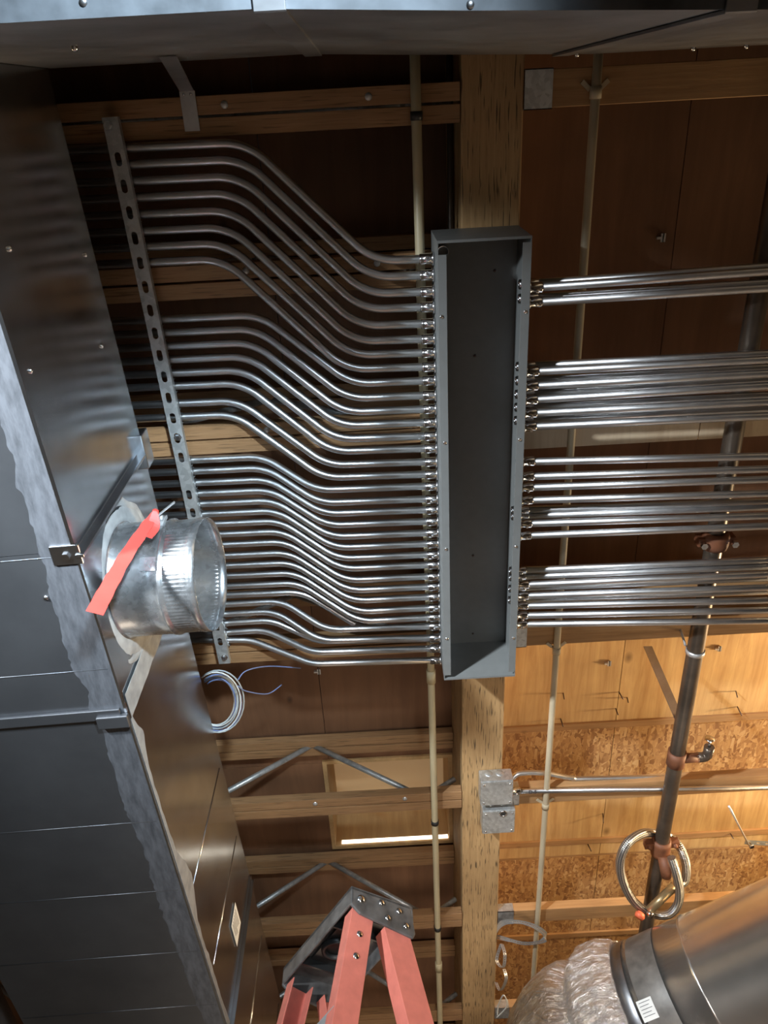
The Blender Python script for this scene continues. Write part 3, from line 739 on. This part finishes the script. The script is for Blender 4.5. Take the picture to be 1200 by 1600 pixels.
# ------------------------------------------------------------------ big rectangular duct on the left
DY = 0.033
yaw = math.atan(DY)
Rz = Matrix.Rotation(-yaw, 3, 'Z'); D0 = W(-.725, 0, 0)
def DL(x, y, h): return Rz @ V((x, y, 0)) + V((-.725, 0, CZ+h))     # x: outwards from the side face (+ = to the right)
def dbox(m, x0, x1, y0, y1, h0, h1):
    vs = [DL(x, y, h) for x in (x0, x1) for y in (y0, y1) for h in (h0, h1)]
    return m.add(vs, [(0, 1, 3, 2), (4, 6, 7, 5), (0, 4, 5, 1), (2, 3, 7, 6), (0, 2, 6, 4), (1, 5, 7, 3)])
DB, DT, DWd = 1.50, 2.10, .665
rd = empty('rectangular_duct', DL(0, 1.0, DB)); tag(rd, 'large galvanized rectangular duct filling the left side, with the round collar on its side', 'duct')
secs = [(-1.6, .853), (.853, 1.318), (1.318, 2.80), (2.80, 4.6), (4.6, 7.6)]
for (a, b) in secs:
    dbox(MB(), -DWd, 0, a+.0008, b-.0008, DB+.002, DT).build('duct_section', M['duct'], rd, bevel=.003)
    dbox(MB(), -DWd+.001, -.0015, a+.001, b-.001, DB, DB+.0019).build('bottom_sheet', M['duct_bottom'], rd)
# corner lip along the lower edge
dbox(MB(), -.004, .004, -1.6, .853, DB-.004, DB+.012).build('corner_seam', M['duct'], rd)
dbox(MB(), -.003, .0025, .853, 7.6, DB-.002, DB+.008).build('corner_seam', M['duct'], rd)
# transverse flanges
m = MB(); dbox(m, 0, .006, .845, .880, DB, DT); dbox(m, 0, .020, .858, .866, DB-.01, DT+.01); m.build('flange_seam', M['duct'], rd, bevel=.001)
m = MB(); dbox(m, -.055, .012, .835, .885, DB-.006, DB+.004); m.build('corner_bracket', M['duct'], rd, bevel=.002)
m = MB(); m.lathe(DL(-.022, .862, DB-.006), (0, 0, -1), [(0, .010), (.006, .010), (.006, .0002)], 6, smooth=False); m.build('bracket_bolt', M['fitting'], rd)
m = MB(); dbox(m, -.03, .022, .80, .905, DT-.055, DT+.012); m.build('corner_tab', M['duct'], rd, bevel=.004)
m = MB(); dbox(m, 0, .004, 1.302, 1.338, DB, DT); m.build('flange_seam', M['duct'], rd)
m = MB(); dbox(m, -DWd, -.012, 1.313, 1.345, DB-.010, DB); m.build('cleat', M['duct_bottom'], rd, bevel=.002)
m = MB(); dbox(m, -.075, .006, 1.330, 1.368, DB-.018, DB-.002); m.build('cleat_end', M['duct_bottom'], rd, bevel=.003)
m = MB(); dbox(m, 0, .005, 2.77, 2.83, DB, DT); dbox(m, 0, .014, 2.796, 2.803, DB, DT); m.build('flange_seam', M['duct'], rd)
# stiffening beads across the bottom and up the side
for y in (.865, 1.19, 1.73, 2.025, 2.32, 2.609, 3.1, 3.6, 4.1):
    m = MB(); m.tube([DL(-DWd+.01, y, DB+.0005), DL(-.012, y, DB+.0005)], .0018, 8); m.build('bead', M['duct_bottom'], rd)
for y in (2.11, 2.475, 3.1, 3.6):
    m = MB(); m.tube([DL(-.0005, y, DB+.05), DL(-.0005, y+.01, DT-.04)], .003, 8); m.build('bead', M['duct'], rd)
# screws
for (x, y, h, n_) in ((0, .30, 2.03, (1, 0, 0)), (0, .52, 1.98, (1, 0, 0)), (.006, .87, 1.93, (1, 0, 0)), (0, .22, 1.62, (1, 0, 0)), (0, .45, 1.55, (1, 0, 0)), (-.10, .97, DB, (0, 0, -1))):
    m = MB(); screw(m, DL(x, y, h), n_, .0065, .005); m.build('sheet_screw', M['fitting'], rd)
# smeared sealant: irregular thin layers with their own outline
def smear(pts_lo, pts_hi, f, th, nrm, mat, name='sealant'):
    m = MB(); n_ = len(pts_lo); vs = [f(*p) for p in pts_lo]+[f(*p) for p in pts_hi]
    vs += [v+V(nrm)*th for v in vs]
    fs = []
    for i in range(n_-1):
        fs += [(i, i+1, n_+i+1, n_+i), (2*n_+i, 3*n_+i, 3*n_+i+1, 2*n_+i+1), (i, 2*n_+i, 2*n_+i+1, i+1), (n_+i, n_+i+1, 3*n_+i+1, 3*n_+i)]
    m.add(vs, fs); return m.build(name, mat, rd)
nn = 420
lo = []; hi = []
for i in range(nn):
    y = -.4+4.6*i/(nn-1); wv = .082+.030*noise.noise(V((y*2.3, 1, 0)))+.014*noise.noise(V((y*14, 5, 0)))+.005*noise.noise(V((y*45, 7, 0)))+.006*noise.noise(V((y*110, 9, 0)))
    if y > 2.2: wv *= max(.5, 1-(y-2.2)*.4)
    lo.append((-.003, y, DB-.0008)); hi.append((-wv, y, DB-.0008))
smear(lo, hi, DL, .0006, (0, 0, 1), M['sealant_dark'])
lo = []; hi = []
for i in range(110):
    y = 1.36+1.5*i/109; wv = .010+.006*noise.noise(V((y*4, 3, 0)))+.004*noise.noise(V((y*22, 2, 0)))
    wv += .035*math.exp(-((y-2.05)/.12)**2) + .02*math.exp(-((y-1.45)/.05)**2)+.012*max(0, y-2.2)
    lo.append((.0035, y, DB+.004)); hi.append((.0035, y, DB+.004+wv*1.6))
smear(lo, hi, DL, .001, (1, 0, 0), M['sealant'])
lo = []; hi = []
for i in range(60):
    t = i/59; h = DB+.01+.56*t; wv = .028+.010*noise.noise(V((t*9, 8, 0)))
    lo.append((.0045, 1.300-wv*.6, h)); hi.append((.0045, 1.345+wv*.5*(1-t*.4), h))
smear(lo, hi, DL, .001, (1, 0, 0), M['sealant'])
# label sticker on the side
q = [onx(px, py, -.672) for px, py in ((346, 1437), (355, 1459), (349, 1498), (340, 1476))]
q = [DL(.004, 2.60, 1.86), DL(.004, 2.72, 1.86), DL(.004, 2.72, 1.765), DL(.004, 2.60, 1.765)]
MB().slab(q, (1, 0, 0), .0006).build('paper_label', M['paper'], rd)
m = MB()
for k in range(6): dbox(m, .0048, .0052, 2.615, 2.70-.01*(k % 3), 1.84-.012*k, 1.843-.012*k)
m.build('label_print', M['ink'], rd)

# round take-off collar
CY, CH, CRd = 1.085, 1.738, .150
cc = V((DL(0, CY, 0).x, CY, CZ+CH)); ax = V((1, -0.045, -0.045)).normalized()
co = empty('duct_collar', cc); co.parent = rd; co.location = cc-V(rd['org']); co['label'] = 'round take-off collar with a crimped rim'
Lc = .225
MB().lathe(cc, ax, [(.0, .002), (.0, .150), (0.0, .168), (.003, .168), (.004, .158), (.012, .1515), (.10, CRd), (.128, CRd), (.131, CRd+.004), (.136, CRd+.0045), (.141, CRd+.001), (.145, CRd-.001)], 64).build('collar_body', M['collar'], co)
def crimp(i, a): return (.0006*math.cos(84*a)) if i in (1, 2, 3) else 0
MB().lathe(cc, ax, [(.145, CRd-.001), (.150, CRd-.001), (.190, CRd-.002), (.200, CRd-.0015), (.204, CRd+.001), (Lc, CRd), (Lc, CRd-.0015), (.204, CRd-.0015), (.14, CRd-.0035), (.02, CRd-.003)], 336, rf=crimp).build('crimped_rim', M['collar'], co)
MB().lathe(cc, ax, [(.085, CRd-.003), (.085, CRd-.010), (.093, CRd-.012), (.101, CRd-.003)], 64).build('inner_bead', M['collar'], co)
MB().lathe(cc+V((.055, .0, 0)), V((1, .55, .25)), [(0, .0005), (0, .135), (.002, .135), (.002, .0005)], 48).build('damper_blade', M['collar'], co)
m = MB()
m.lathe(cc, ax, [(.001, .150), (.007, .160), (.009, .170), (.007, .184), (.0045, .196)], 96, rf=lambda i, a: (.006*noise.noise(V((math.cos(a)*3, math.sin(a)*3, i)))+.004*noise.noise(V((math.cos(a)*14, math.sin(a)*14, i)))) if i > 2 else 0)
m.lathe(cc, ax, [(.002, .196), (.0045, .206), (.0045, .214), (.002, .220)], 96, rf=lambda i, a: .012*noise.noise(V((math.cos(a)*2.5, math.sin(a)*2.5, 3)))+.004*noise.noise(V((math.cos(a)*12, math.sin(a)*12, i))))
m.build('sealant_ring', M['sealant'], co)
m = MB(); m.obox(cc+V((.105, -.112, -.112)), (1, 0, 0), (0, 1, -1), (.05, .035, .003)); m.build('bracket', M['collar'], co)
m = MB(); m.obox(cc+V((.10, -.155, .03)), (1, 0, 0), (0, 0, 1), (.04, .05, .008)); m.lathe(cc+V((.11, -.162, .03)), (0, -1, 0), [(0, .008), (.012, .007), (.012, .0002)], 12); m.build('damper_quadrant', M['strap'], co)
m = MB(); m.obox(cc+V((.125, -.19, .02)), (.8, -.5, .3), (0, 0, 1), (.07, .012, .003)); m.build('damper_handle', M['strap'], co)

# coral tag tied to the damper handle
a0 = onz(243, 800, 1.72); a1 = onz(226, 826, 1.66); a2 = onz(196, 870, 1.56); a3 = onz(168, 920, 1.44); a4 = onz(148, 958, 1.34)
tp_ = empty('flagging_tape', a0); tag(tp_, 'strip of coral red flagging tape hanging from the round collar', 'flagging tape')
def ribbon(pts, ws, sides, th=.0015):
    m = MB(); vs = []
    for p, w_, s in zip(pts, ws, sides):
        s = V(s).normalized(); vs += [p-s*w_/2, p+s*w_/2]
    n_ = len(pts); nv = len(vs); up_ = V((0, -.5, -.8)).normalized()*th
    vs2 = vs+[v+up_ for v in vs]; fs = []
    for i in range(n_-1):
        b = 2*i; fs += [(b, b+1, b+3, b+2), (nv+b, nv+b+2, nv+b+3, nv+b+1), (b, b+2, nv+b+2, nv+b), (b+1, nv+b+1, nv+b+3, b+3)]
    fs += [(0, nv, nv+1, 1), (nv-2, nv-1, 2*nv-1, 2*nv-2)]
    return m.add(vs2, fs)
pts = catmull([a0, a1, a2, a3, a4], 6); sd = [(.9, .45, .1)]*len(pts)
wsx = [.012+.012*min(1, i/5)+.002*math.sin(i*1.7) for i in range(len(pts))]; wsx = [min(.036, w_+.0006*i) for i, w_ in enumerate(wsx)]
ribbon(pts, wsx, sd).build('long_tail', M['tag'], tp_)
b0 = onz(243, 799, 1.71); b1 = onz(240, 822, 1.68); b2 = onz(227, 838, 1.64)
pts = catmull([b0, b1, b2], 5); ribbon(pts, [.010+.022*math.sin(min(1, i/6)*PI/2) for i in range(len(pts))], [(.9, .5, .0)]*len(pts)).build('short_tail', M['tag'], tp_)
c = onz(243, 800, 1.715); m = MB(); m.lathe(c+V((-.008, 0, 0)), (1, .3, 0), [(0, .0005), (0, .008), (.006, .011), (.014, .008), (.016, .0005)], 10); m.build('knot', M['tag'], tp_)

# ------------------------------------------------------------------ crosswise duct overhead
CB, CT = 1.12, 2.10
poly = [(-.722, -.110), (-.12, -.110), (.14, -.096), (.55, -.078), (2.6, -.072), (2.6, -.62), (-.70, -.62)]
cd = empty('crosswise_duct', W(.2, -.35, CB)); tag(cd, 'galvanized rectangular duct crossing overhead along the top edge of the photo', 'duct')
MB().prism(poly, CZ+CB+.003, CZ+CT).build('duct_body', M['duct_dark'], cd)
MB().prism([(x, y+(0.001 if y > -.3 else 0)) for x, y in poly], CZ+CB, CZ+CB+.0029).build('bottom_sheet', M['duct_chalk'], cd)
def cdy(x):
    for (xa, ya), (xb, yb) in zip(poly[:4], poly[1:5]):
        if xa <= x <= xb: return lerp(ya, yb, (x-xa)/(xb-xa))
for x in (-.105, .475):
    y = cdy(x); m = MB()
    m.box((x-.02, y, CZ+CB-.004), (x+.02, y+.005, CZ+CT-.01)).box((x-.02, y-.5, CZ+CB-.005), (x+.02, y+.004, CZ+CB-.0005)); m.build('seam_cleat', M['duct_dark'], cd, bevel=.001)
for px, py in ((898, 90), (1078, 79), (1160, 75), (130, 113)):
    p = ony(px, py, -.072); m = MB(); screw(m, V((p.x, cdy(p.x) or -.112, p.z-.02)), (0, 1, 0), .006, .008); m.build('sheet_screw', M['fitting'], cd)
for px, py in ((130, 3), (418, 5), (735, 7)):
    p = onz(px, py, CB); m = MB(); m.lathe(p, (0, 0, -1), [(0, .005), (.002, .0045), (.002, .0002)], 12); m.build('rivet', M['duct_dark'], cd)
# hanger strap from the truss to the crosswise duct
h0_ = onz(301, 205, 2.296); h1_ = onz(292, 142, 2.296); h2_ = ony(262, 88, -.108)
hs = empty('hanger_strap', h0_); tag(hs, 'bent sheet-metal strap tying the crosswise duct to the nearest truss', 'strap')
MB().bar(h0_, h1_, .040, .002).build('strap_foot', M['strap'], hs)
m = MB(); m.obox((h1_+h2_)/2, h2_-h1_, (1, 0, .2), ((h2_-h1_).length, .036, .002)); m.build('strap_leg', M['duct_dark'], hs)
for k in (-.009, .009):
    m = MB(); screw(m, h1_+V((k, .008, -.001)), (0, 0, -1), .004, .004); m.build('strap_screw', M['fitting'], hs)

# small bright round duct beyond the far side of the rectangular duct
m = MB(); m.tube([W(-1.62, y, 1.60) for y in (-1, 1, 3, 7)], .16, 40)
tag(m.build('round_duct', M['round_duct'], origin=W(-1.62, 1, 1.60)), 'sliver of a bright round duct at the lower left edge beyond the rectangular duct', 'duct')

# ------------------------------------------------------------------ cable coils by the duct
cb = empty('cable_coil', onz(350, 1095, 2.0)); tag(cb, 'coil of grey, white and blue cables hanging beside the duct below the strut', 'cable coil')
for k in range(9):
    cx, cy = 338+random.uniform(-1, 3), 1096+random.uniform(-3, 3)
    r_ = 40-1.6*k+random.uniform(-1.5, 1.5); P = []
    for i in range(21):
        a = math.radians(-125+250*i/20)
        P.append(onz(cx+r_*math.cos(a)*1.0, cy+(r_+8)*math.sin(a), 2.15+.006*k+.006*math.sin(a*2+k)))
    MB().tube(P, .0028, 8).build('cable', M[('cable_grey', 'cable_white', 'cable_blue')[k % 3]], cb)
P = catmull([onz(372, 1062, 2.1), onz(385, 1048, 2.15), onz(420, 1041, 2.25), onz(470, 1044, 2.3)], 6); P2 = catmull([onz(372, 1072, 2.1), onz(385, 1080, 2.15), onz(418, 1084, 2.25), onz(440, 1070, 2.3)], 6)
MB().tube(P, .0022, 8).build('cable', M['cable_blue'], cb); MB().tube(P2, .0022, 8).build('cable', M['cable_blue'], cb)

# ------------------------------------------------------------------ ladder
lu = V((.84, .54, 0)).normalized(); lv = V((-.56, .83, 0)).normalized(); lv = (lv-lu*lv.dot(lu)).normalized()
LH = 1.50
N0 = onz(598, 1407, LH)                       # middle of the near end of the cap
ld = empty('step_ladder', V((N0.x, N0.y, 0))); tag(ld, 'red fibreglass step ladder with a scuffed black top cap, at the bottom of the photo', 'ladder')
LW = .46; CWd = .215
def LP(u, v, h): return V((N0.x, N0.y, CZ+LH))+lu*u+lv*v+V((0, 0, h))
def plate(poly, o, e1_, e2_, nrm, th_, m):
    vs = [o+e1_*a+e2_*b for a, b in poly]; return m.slab(vs, nrm, th_)
cap = MB()
Zv = V((0, 0, 1))
poly_t = [(-CWd/2, 0), (CWd/2, 0), (CWd/2, LW), (-CWd/2, LW)]
cap.slab([LP(a, b, .0) for a, b in poly_t], (0, 0, 1), .014)
# skirts
for v_ in (0, LW):
    off = 0 if v_ == 0 else -.01
    pl = [(-CWd/2, .012), (-CWd/2, -.045), (-CWd/2+.03, -.066), (CWd/2-.004, -.088), (CWd/2+.004, -.072), (CWd/2-.01, .012)]
    plate(pl, LP(0, v_+off, 0), lu, Zv, lv, .010, cap)
for s in (-1, 1):
    a_ = LP(s*(CWd/2-.004), 0, -.018); cap.obox(LP(s*(CWd/2-.004), LW/2, -.014), lv, lu, (LW, .008, .055))
cap.build('top_cap', M['ladder_cap'], ld, bevel=.003)
tr = MB(); tr.slab([LP(a*.6, LW*.2+b*.6, -.010) for a, b in poly_t], (0, 0, 1), .008)
tr.lathe(LP(-.02, LW*.55, -.012), (0, 0, -1), [(0, .050), (.012, .048), (.012, .036), (0, .034)], 28)
for f_ in (.3, .75): tr.obox(LP(0, LW*f_, -.018), lu, lv, (CWd*.9, .006, .03))
tr.build('tray_ribs', M['black'], ld)
for (u, h) in ((-.075, -.020), (-.005, -.010), (.055, -.018), (.015, -.052), (.078, -.058)):
    m = MB(); m.lathe(LP(u, -.001, h), -lv, [(0, .0125 if u < -.05 else .0095), (.003, .011 if u < -.05 else .0085), (.005, .005), (.005, .0002)], 14); m.build('rivet', M['fitting'], ld)
def rail(top, bot, web, flange, inner, name='rail'):
    # C channel: web facing the outer side
    m = MB(); dz = (bot-top); wd = lu-dz.normalized()*lu.dot(dz.normalized()); wd.normalize()
    m.obox((top+bot)/2, dz, wd, (dz.length, web, .004))
    ln = V(dz).normalized().cross(wd).normalized()
    if ln.dot(lv) < 0: ln = -ln
    if not inner: ln = -ln
    for s in (-1, 1): m.obox((top+bot)/2+wd*(s*(web/2-.002))+ln*(flange/2), dz, ln, (dz.length, flange, .004))
    return m.build(name, M['ladder'], ld, bevel=.001)
zf = -(CZ+LH)
def foot(u, v): return LP(u, v, zf+.004)
rail(LP(-.060, .004+.012, -.05), foot(-.60, -.09), .072, .046, True)
rail(LP(.052, .004+.012, -.062), foot(.80, -.05), .085, .050, True)
rail(LP(-.060, LW-.016, -.05), foot(-.60, LW+.09), .072, .046, False)
rail(LP(.052, LW-.016, -.062), foot(.80, LW+.05), .085, .050, False)
for k in range(1, 10):
    t = k/10.0
    a_ = LP(-.06, .016, -.05).lerp(foot(-.60, -.09), t); b_ = LP(-.06, LW-.016, -.05).lerp(foot(-.60, LW+.09), t)
    m = MB(); m.obox((a_+b_)/2, b_-a_, lu, ((b_-a_).length-.012, .07, .022)); m.build('step', M['strap'], ld)
    if k % 2 == 0:
        a_ = LP(.052, .016, -.062).lerp(foot(.80, -.05), t); b_ = LP(.052, LW-.016, -.062).lerp(foot(.80, LW+.05), t)
        m = MB(); m.obox((a_+b_)/2, b_-a_, lu, ((b_-a_).length-.012, .03, .03)); m.build('rear_brace', M['ladder'], ld)
for v_ in (-.10, LW+.10):
    pass
for (tt) in (.012, .035):
    p = LP(-.060, .016, -.05).lerp(foot(-.60, -.09), tt+.012); m = MB(); m.lathe(p-lv*.001, -lv, [(0, .010), (.003, .009), (.005, .004), (.005, .0002)], 14); m.build('rivet', M['fitting'], ld)
for s, (u, v) in ((1, (-.60, -.09)), (1, (.80, -.05)), (-1, (-.60, LW+.09)), (-1, (.80, LW+.05))):
    m = MB(); q = foot(u, v); m.box((q.x-.045, q.y-.045, 0), (q.x+.045, q.y+.045, .03)); m.build('foot', M['black'], ld)

# ------------------------------------------------------------------ perforated straps beside the beam
def holed_strap(pts, wd, sidev, name, mat, parent=None, pitch=.0125, hr=.0032):
    """flat perforated band following pts (dense), holes as real openings"""
    pts = [V(p) for p in pts]; L_ = [0]
    for a_, b_ in zip(pts[:-1], pts[1:]): L_.append(L_[-1]+(b_-a_).length)
    def at(s):
        s = max(0, min(s, L_[-1]-1e-6))
        for i in range(len(L_)-1):
            if L_[i+1] >= s:
                f_ = (s-L_[i])/(L_[i+1]-L_[i]); d_ = (pts[i+1]-pts[i]).normalized(); return pts[i].lerp(pts[i+1], f_), d_
    m = MB(); n_ = int(L_[-1]/pitch); K = 12
    sv = V(sidev).normalized()
    for i in range(n_):
        vs = []; 
        for th_ in (0, .0012):
            for ring in (0, 1):
                for k in range(K):
                    a_ = 2*PI*k/K; c_, s_ = math.cos(a_), math.sin(a_)
                    if ring == 0: u_, v_ = hr*c_, hr*s_
                    else:
                        f_ = min(pitch/2/abs(c_) if abs(c_) > 1e-6 else 1e9, wd/2/abs(s_) if abs(s_) > 1e-6 else 1e9); u_, v_ = c_*f_, s_*f_
                        ca = math.atan2(wd/2, pitch/2)
                        if abs(abs(c_)-math.cos(ca)) < .27 and abs(abs(s_)-math.sin(ca)) < .27 and k in [round((q_ % (2*PI))/(2*PI/K)) % K for q_ in (ca, PI-ca, PI+ca, -ca)]:
                            u_, v_ = math.copysign(pitch/2, c_), math.copysign(wd/2, s_)
                    p_, d_ = at((i+.5)*pitch+u_); s2 = (sv-d_*sv.dot(d_)).normalized(); nn_ = d_.cross(s2)
                    vs.append(p_+s2*v_+nn_*th_)
        fs = []
        for k in range(K):
            k2 = (k+1) % K; fs += [(k, k2, K+k2, K+k), (2*K+k, 3*K+k, 3*K+k2, 2*K+k2), (k, 2*K+k, 2*K+k2, k2)]
        m.add(vs, fs)
    return m.build(name, mat, parent, origin=pts[0] if parent is None else None)
P = catmull([onz(772, 1462, 2.36), onz(784, 1443, 2.25), onz(812, 1441, 2.2), onz(838, 1449, 2.2), onz(853, 1462, 2.22), onz(846, 1471, 2.24), onz(820, 1474, 2.25), onz(794, 1468, 2.28), onz(774, 1463, 2.35)], 10)
tag(holed_strap(P, .024, (0, 1, 0), 'perforated_strap', M['strap'], hr=.0034), 'loop of perforated steel hanger strap sticking out from the right side of the beam', 'strap')
P = catmull([onz(783, 1475, 2.30), onz(776, 1500, 2.26), onz(786, 1512, 2.22), onz(789, 1492, 2.24), onz(784, 1474, 2.30)], 8)
tag(holed_strap(P, .018, (1, .5, .3), 'perforated_strap', M['strap'], hr=.0030), 'narrow folded perforated strap hanging against the beam under the larger strap loop', 'strap')
P = catmull([onz(775, 1535, 2.28), onz(782, 1548, 2.22), onz(791, 1530, 2.20), onz(787, 1512, 2.24)], 8)
tag(holed_strap(P, .018, (1, .5, .3), 'perforated_strap', M['strap'], hr=.0030), 'curled perforated strap against the beam, lowest of the strap pieces beside the foil duct', 'strap')
P = catmull([onz(776, 1590, 2.2), onz(792, 1572, 2.18), onz(787, 1555, 2.18), onz(779, 1570, 2.2), onz(777, 1586, 2.2)], 8)
tag(MB().tube(P, .003, 8).build('wire_loop', M['cable_white'], origin=P[0]), 'thin white wire loop by the beam left of the foil duct', 'wire')
P = catmull([onz(641, 1512, 2.3), onz(640, 1530, 2.1), onz(641, 1552, 1.88), onz(636, 1572, 1.86), onz(646, 1560, 1.86), onz(640, 1585, 1.84), onz(620, 1575, 1.84)], 8)
tag(MB().tube(P, .0018, 8).build('wire', M['cable_white'], origin=P[0]), 'thin white wire dangling between the red rails of the ladder', 'wire')

# ------------------------------------------------------------------ big round duct and foil flexible duct, lower right
ra = V((.827, -.5624, -.0049)).normalized()
RC = V((.909, 3.199, CZ+1.70)); RR = .258
rd2 = empty('round_duct', RC); tag(rd2, 'large shiny round steel duct entering from the lower right corner', 'duct')
pr = [(0.0, .002), (0.0, RR), (.075, RR), (.078, RR+.006), (.088, RR+.006), (.091, RR)]
MB().lathe(RC, ra, [(0, RR-.03), (0, RR), (.30, RR), (.302, RR+.004), (.312, RR+.004), (.314, RR+.001), (2.2, RR+.001)], 96).build('duct_body', M['round_duct'], rd2)
MB().lathe(RC, ra, [(-.005, RR+.001), (-.005, RR+.003), (.05, RR+.003), (.055, RR+.001)], 96, rf=lambda i, a: .0015*noise.noise(V((math.cos(a)*9, math.sin(a)*9, i)))).build('end_band', M['duct_dark'], rd2)
MB().lathe(RC, ra, [(.076, RR+.001), (.08, RR+.002), (.17, RR+.002), (.19, RR+.001)], 160, rf=None).build('tape_band', M['tape'], rd2)
# small label on the band
def RD(t, a, r): 
    uu = ra.cross(V((0, 0, 1))).normalized(); vv = ra.cross(uu); return RC+ra*t+(uu*math.cos(a)+vv*math.sin(a))*r
def patch(t0, t1, a0_, a1_, r, th_, name, mat, par):
    m = MB(); K = 8; vs = []
    for rr in (r, r+th_):
        for i in range(K+1):
            a_ = lerp(a0_, a1_, i/K); vs += [RD(t0, a_, rr), RD(t1, a_, rr)]
    n2 = 2*(K+1); fs = []
    for i in range(K):
        b = 2*i; fs += [(b, b+1, b+3, b+2), (n2+b, n2+b+2, n2+b+3, n2+b+1), (b, b+2, n2+b+2, n2+b), (b+1, n2+b+1, n2+b+3, b+3)]
    fs += [(0, n2, n2+1, 1), (n2-2, n2-1, 2*n2-1, 2*n2-2)]
    m.add(vs, fs); return m.build(name, mat, par)
LA = 2.75+PI
patch(.065, .125, .30, .56, RR+.0022, .0006, 'paper_label', M['paper'], rd2)
for k in range(5): patch(.073, .117-.008*(k % 2), .33+.042*k, .337+.042*k, RR+.0029, .0003, 'label_print', M['ink'], rd2)
# foil flexible duct
fx = [RC+ra*(.01), RC-ra*.10+V((0, .0, .0)), RC-ra*.17+V((-.0, .02, -.0)), RC-ra*.26+V((-.0, .08, -.01)), RC-ra*.36+V((.0, .22, -.04)), RC-ra*.42+V((.02, .42, -.1)), RC-ra*.44+V((.05, .70, -.2))]
fp = catmull(fx, 26)
def frf(t, a, l):
    base = RR+.012+.030*min(1, l/.06)
    base -= .050*math.exp(-((l-.165)/.018)**2)
    base += .018*math.sin(min(1, max(0, (l-.17)/.3))*PI)
    base += .010*noise.noise(V((math.cos(a)*3.2, math.sin(a)*3.2, l*7)))+.008*noise.noise(V((math.cos(a)*11, math.sin(a)*11, l*9)))
    base += .005*abs(noise.noise(V((math.cos(a)*26, math.sin(a)*26, l*20))))
    return base
fo = MB().tube(fp, RR, 160, rf=frf).build('foil_flexible_duct', M['foil'], origin=RC)
tag(fo, 'crinkled foil-wrapped flexible duct joined to the end of the large round duct', 'flexible duct')

# foil scrap at the right edge
P = [W(1.32+.02*i, .255-.012*math.sin(i), 2.25-.012*i) for i in range(14)]
m = MB().tube(P, .05, 40, rf=lambda t, a, l: .012+.045*math.sin(min(1, t*1.6+.1)*PI/2)+.006*noise.noise(V((math.cos(a)*5, math.sin(a)*5, l*20))))
tag(m.build('foil_duct_end', M['foil'], origin=P[0]), 'small crumpled foil duct end at the upper right edge', 'flexible duct')

# ------------------------------------------------------------------ perforated bracket at the right edge
a = onz(1164, 1316, 2.62); b = onz(1260, 1322, 2.62); d_ = (b-a)
br = empty('slotted_bracket', a); tag(br, 'short slotted steel bracket with a thin rod at the right edge beside the lit boards', 'bracket')
m = MB(); sv = V((0, 1, 0)); slotted_strip(m, 7, d_.length/7, .03, .018, .008, .002, a, d_.normalized(), sv, V((0, 0, 1))); m.build('slotted_plate', M['strut'], br)
MB().cyl(onz(1139, 1260, 2.3), onz(1170, 1320, 2.61), .0045, 8).build('rod', M['strap'], br)
MB().lathe(onz(1174, 1322, 2.60), (0, 0, -1), [(-.03, .004), (.0, .004), (.0, .013), (.006, .013), (.006, .0002)], 8).build('washer', M['fitting'], br)

# ------------------------------------------------------------------ nails poking through the boards, small clips
nails = [(880, 1083, 'nail tip in the lit plywood right beside the thin cream pipe, above the seam'), (967, 1081, 'nail tip in the middle of the lit plywood, topmost of a cluster of three'),
         (980, 1090, 'nail tip in the middle of the lit plywood, rightmost of a cluster of three'), (962, 1107, 'nail tip in the middle of the lit plywood, lowest of a cluster of three'),
         (1150, 1080, 'nail tip in the lit plywood right of the black pipe, upper of two'), (1152, 1104, 'nail tip in the lit plywood right of the black pipe, lower of two'),
         (876, 1123, 'nail tip close to the strand board seam beside the thin cream pipe'), (942, 1271, 'nail tip in the narrow lit plywood strip just under the joist below the conduits'),
         (918, 1318, 'nail tip in the narrow lit plywood strip, left of the braided hose, near the seam'), (1140, 1300, 'nail tip in the narrow lit plywood strip near the slotted bracket')]
for px, py, lb in nails:
    p = onz(px, py, H_DECK); q = p+V((random.uniform(-.012, .012), random.uniform(-.012, .012), -random.uniform(.035, .055)))
    tag(MB().cyl(q, p+V((0, 0, .001)), .0028, 6).build('nail', M['nail'], origin=p), lb, 'nail', 'nail tips in the lit boards')
for (px, py, lab) in ((950, 1035, 'small metal panel clip on the lit plywood near the black pipe'), (1033, 371, 'small metal panel clip on the dark board above the straight conduits'), (497, 1048, 'small metal panel clip on the reddish board below the bent conduits'), (1122, 1012, 'small grey block clip beside the black pipe at the joist')):
    p = onz(px, py, H_DECK-.001 if py != 1012 else 2.4)
    if py == 1012: p = onz(px, py, H_DECK-.001)
    m = MB(); m.box(p+V((-.018, -.004, -.012)), p+V((.0, .004, 0))).box(p+V((-.004, -.014, -.010)), p+V((.012, .014, -.007))).box(p+V((.002, -.014, -.010)), p+V((.006, .014, 0)))
    tag(m.build('panel_clip', M['strap'], origin=p), lab, 'clip')
p = onz(517, 201, 2.4)
m = MB(); m.lathe(W(p.x, .10, 2.36), (0, 0, -1), [(-.3, .004), (0, .004), (0, .010), (.02, .010), (.02, .0002)], 8); 
for o in bpy.data.objects:
    if 'org' in o: del o['org']
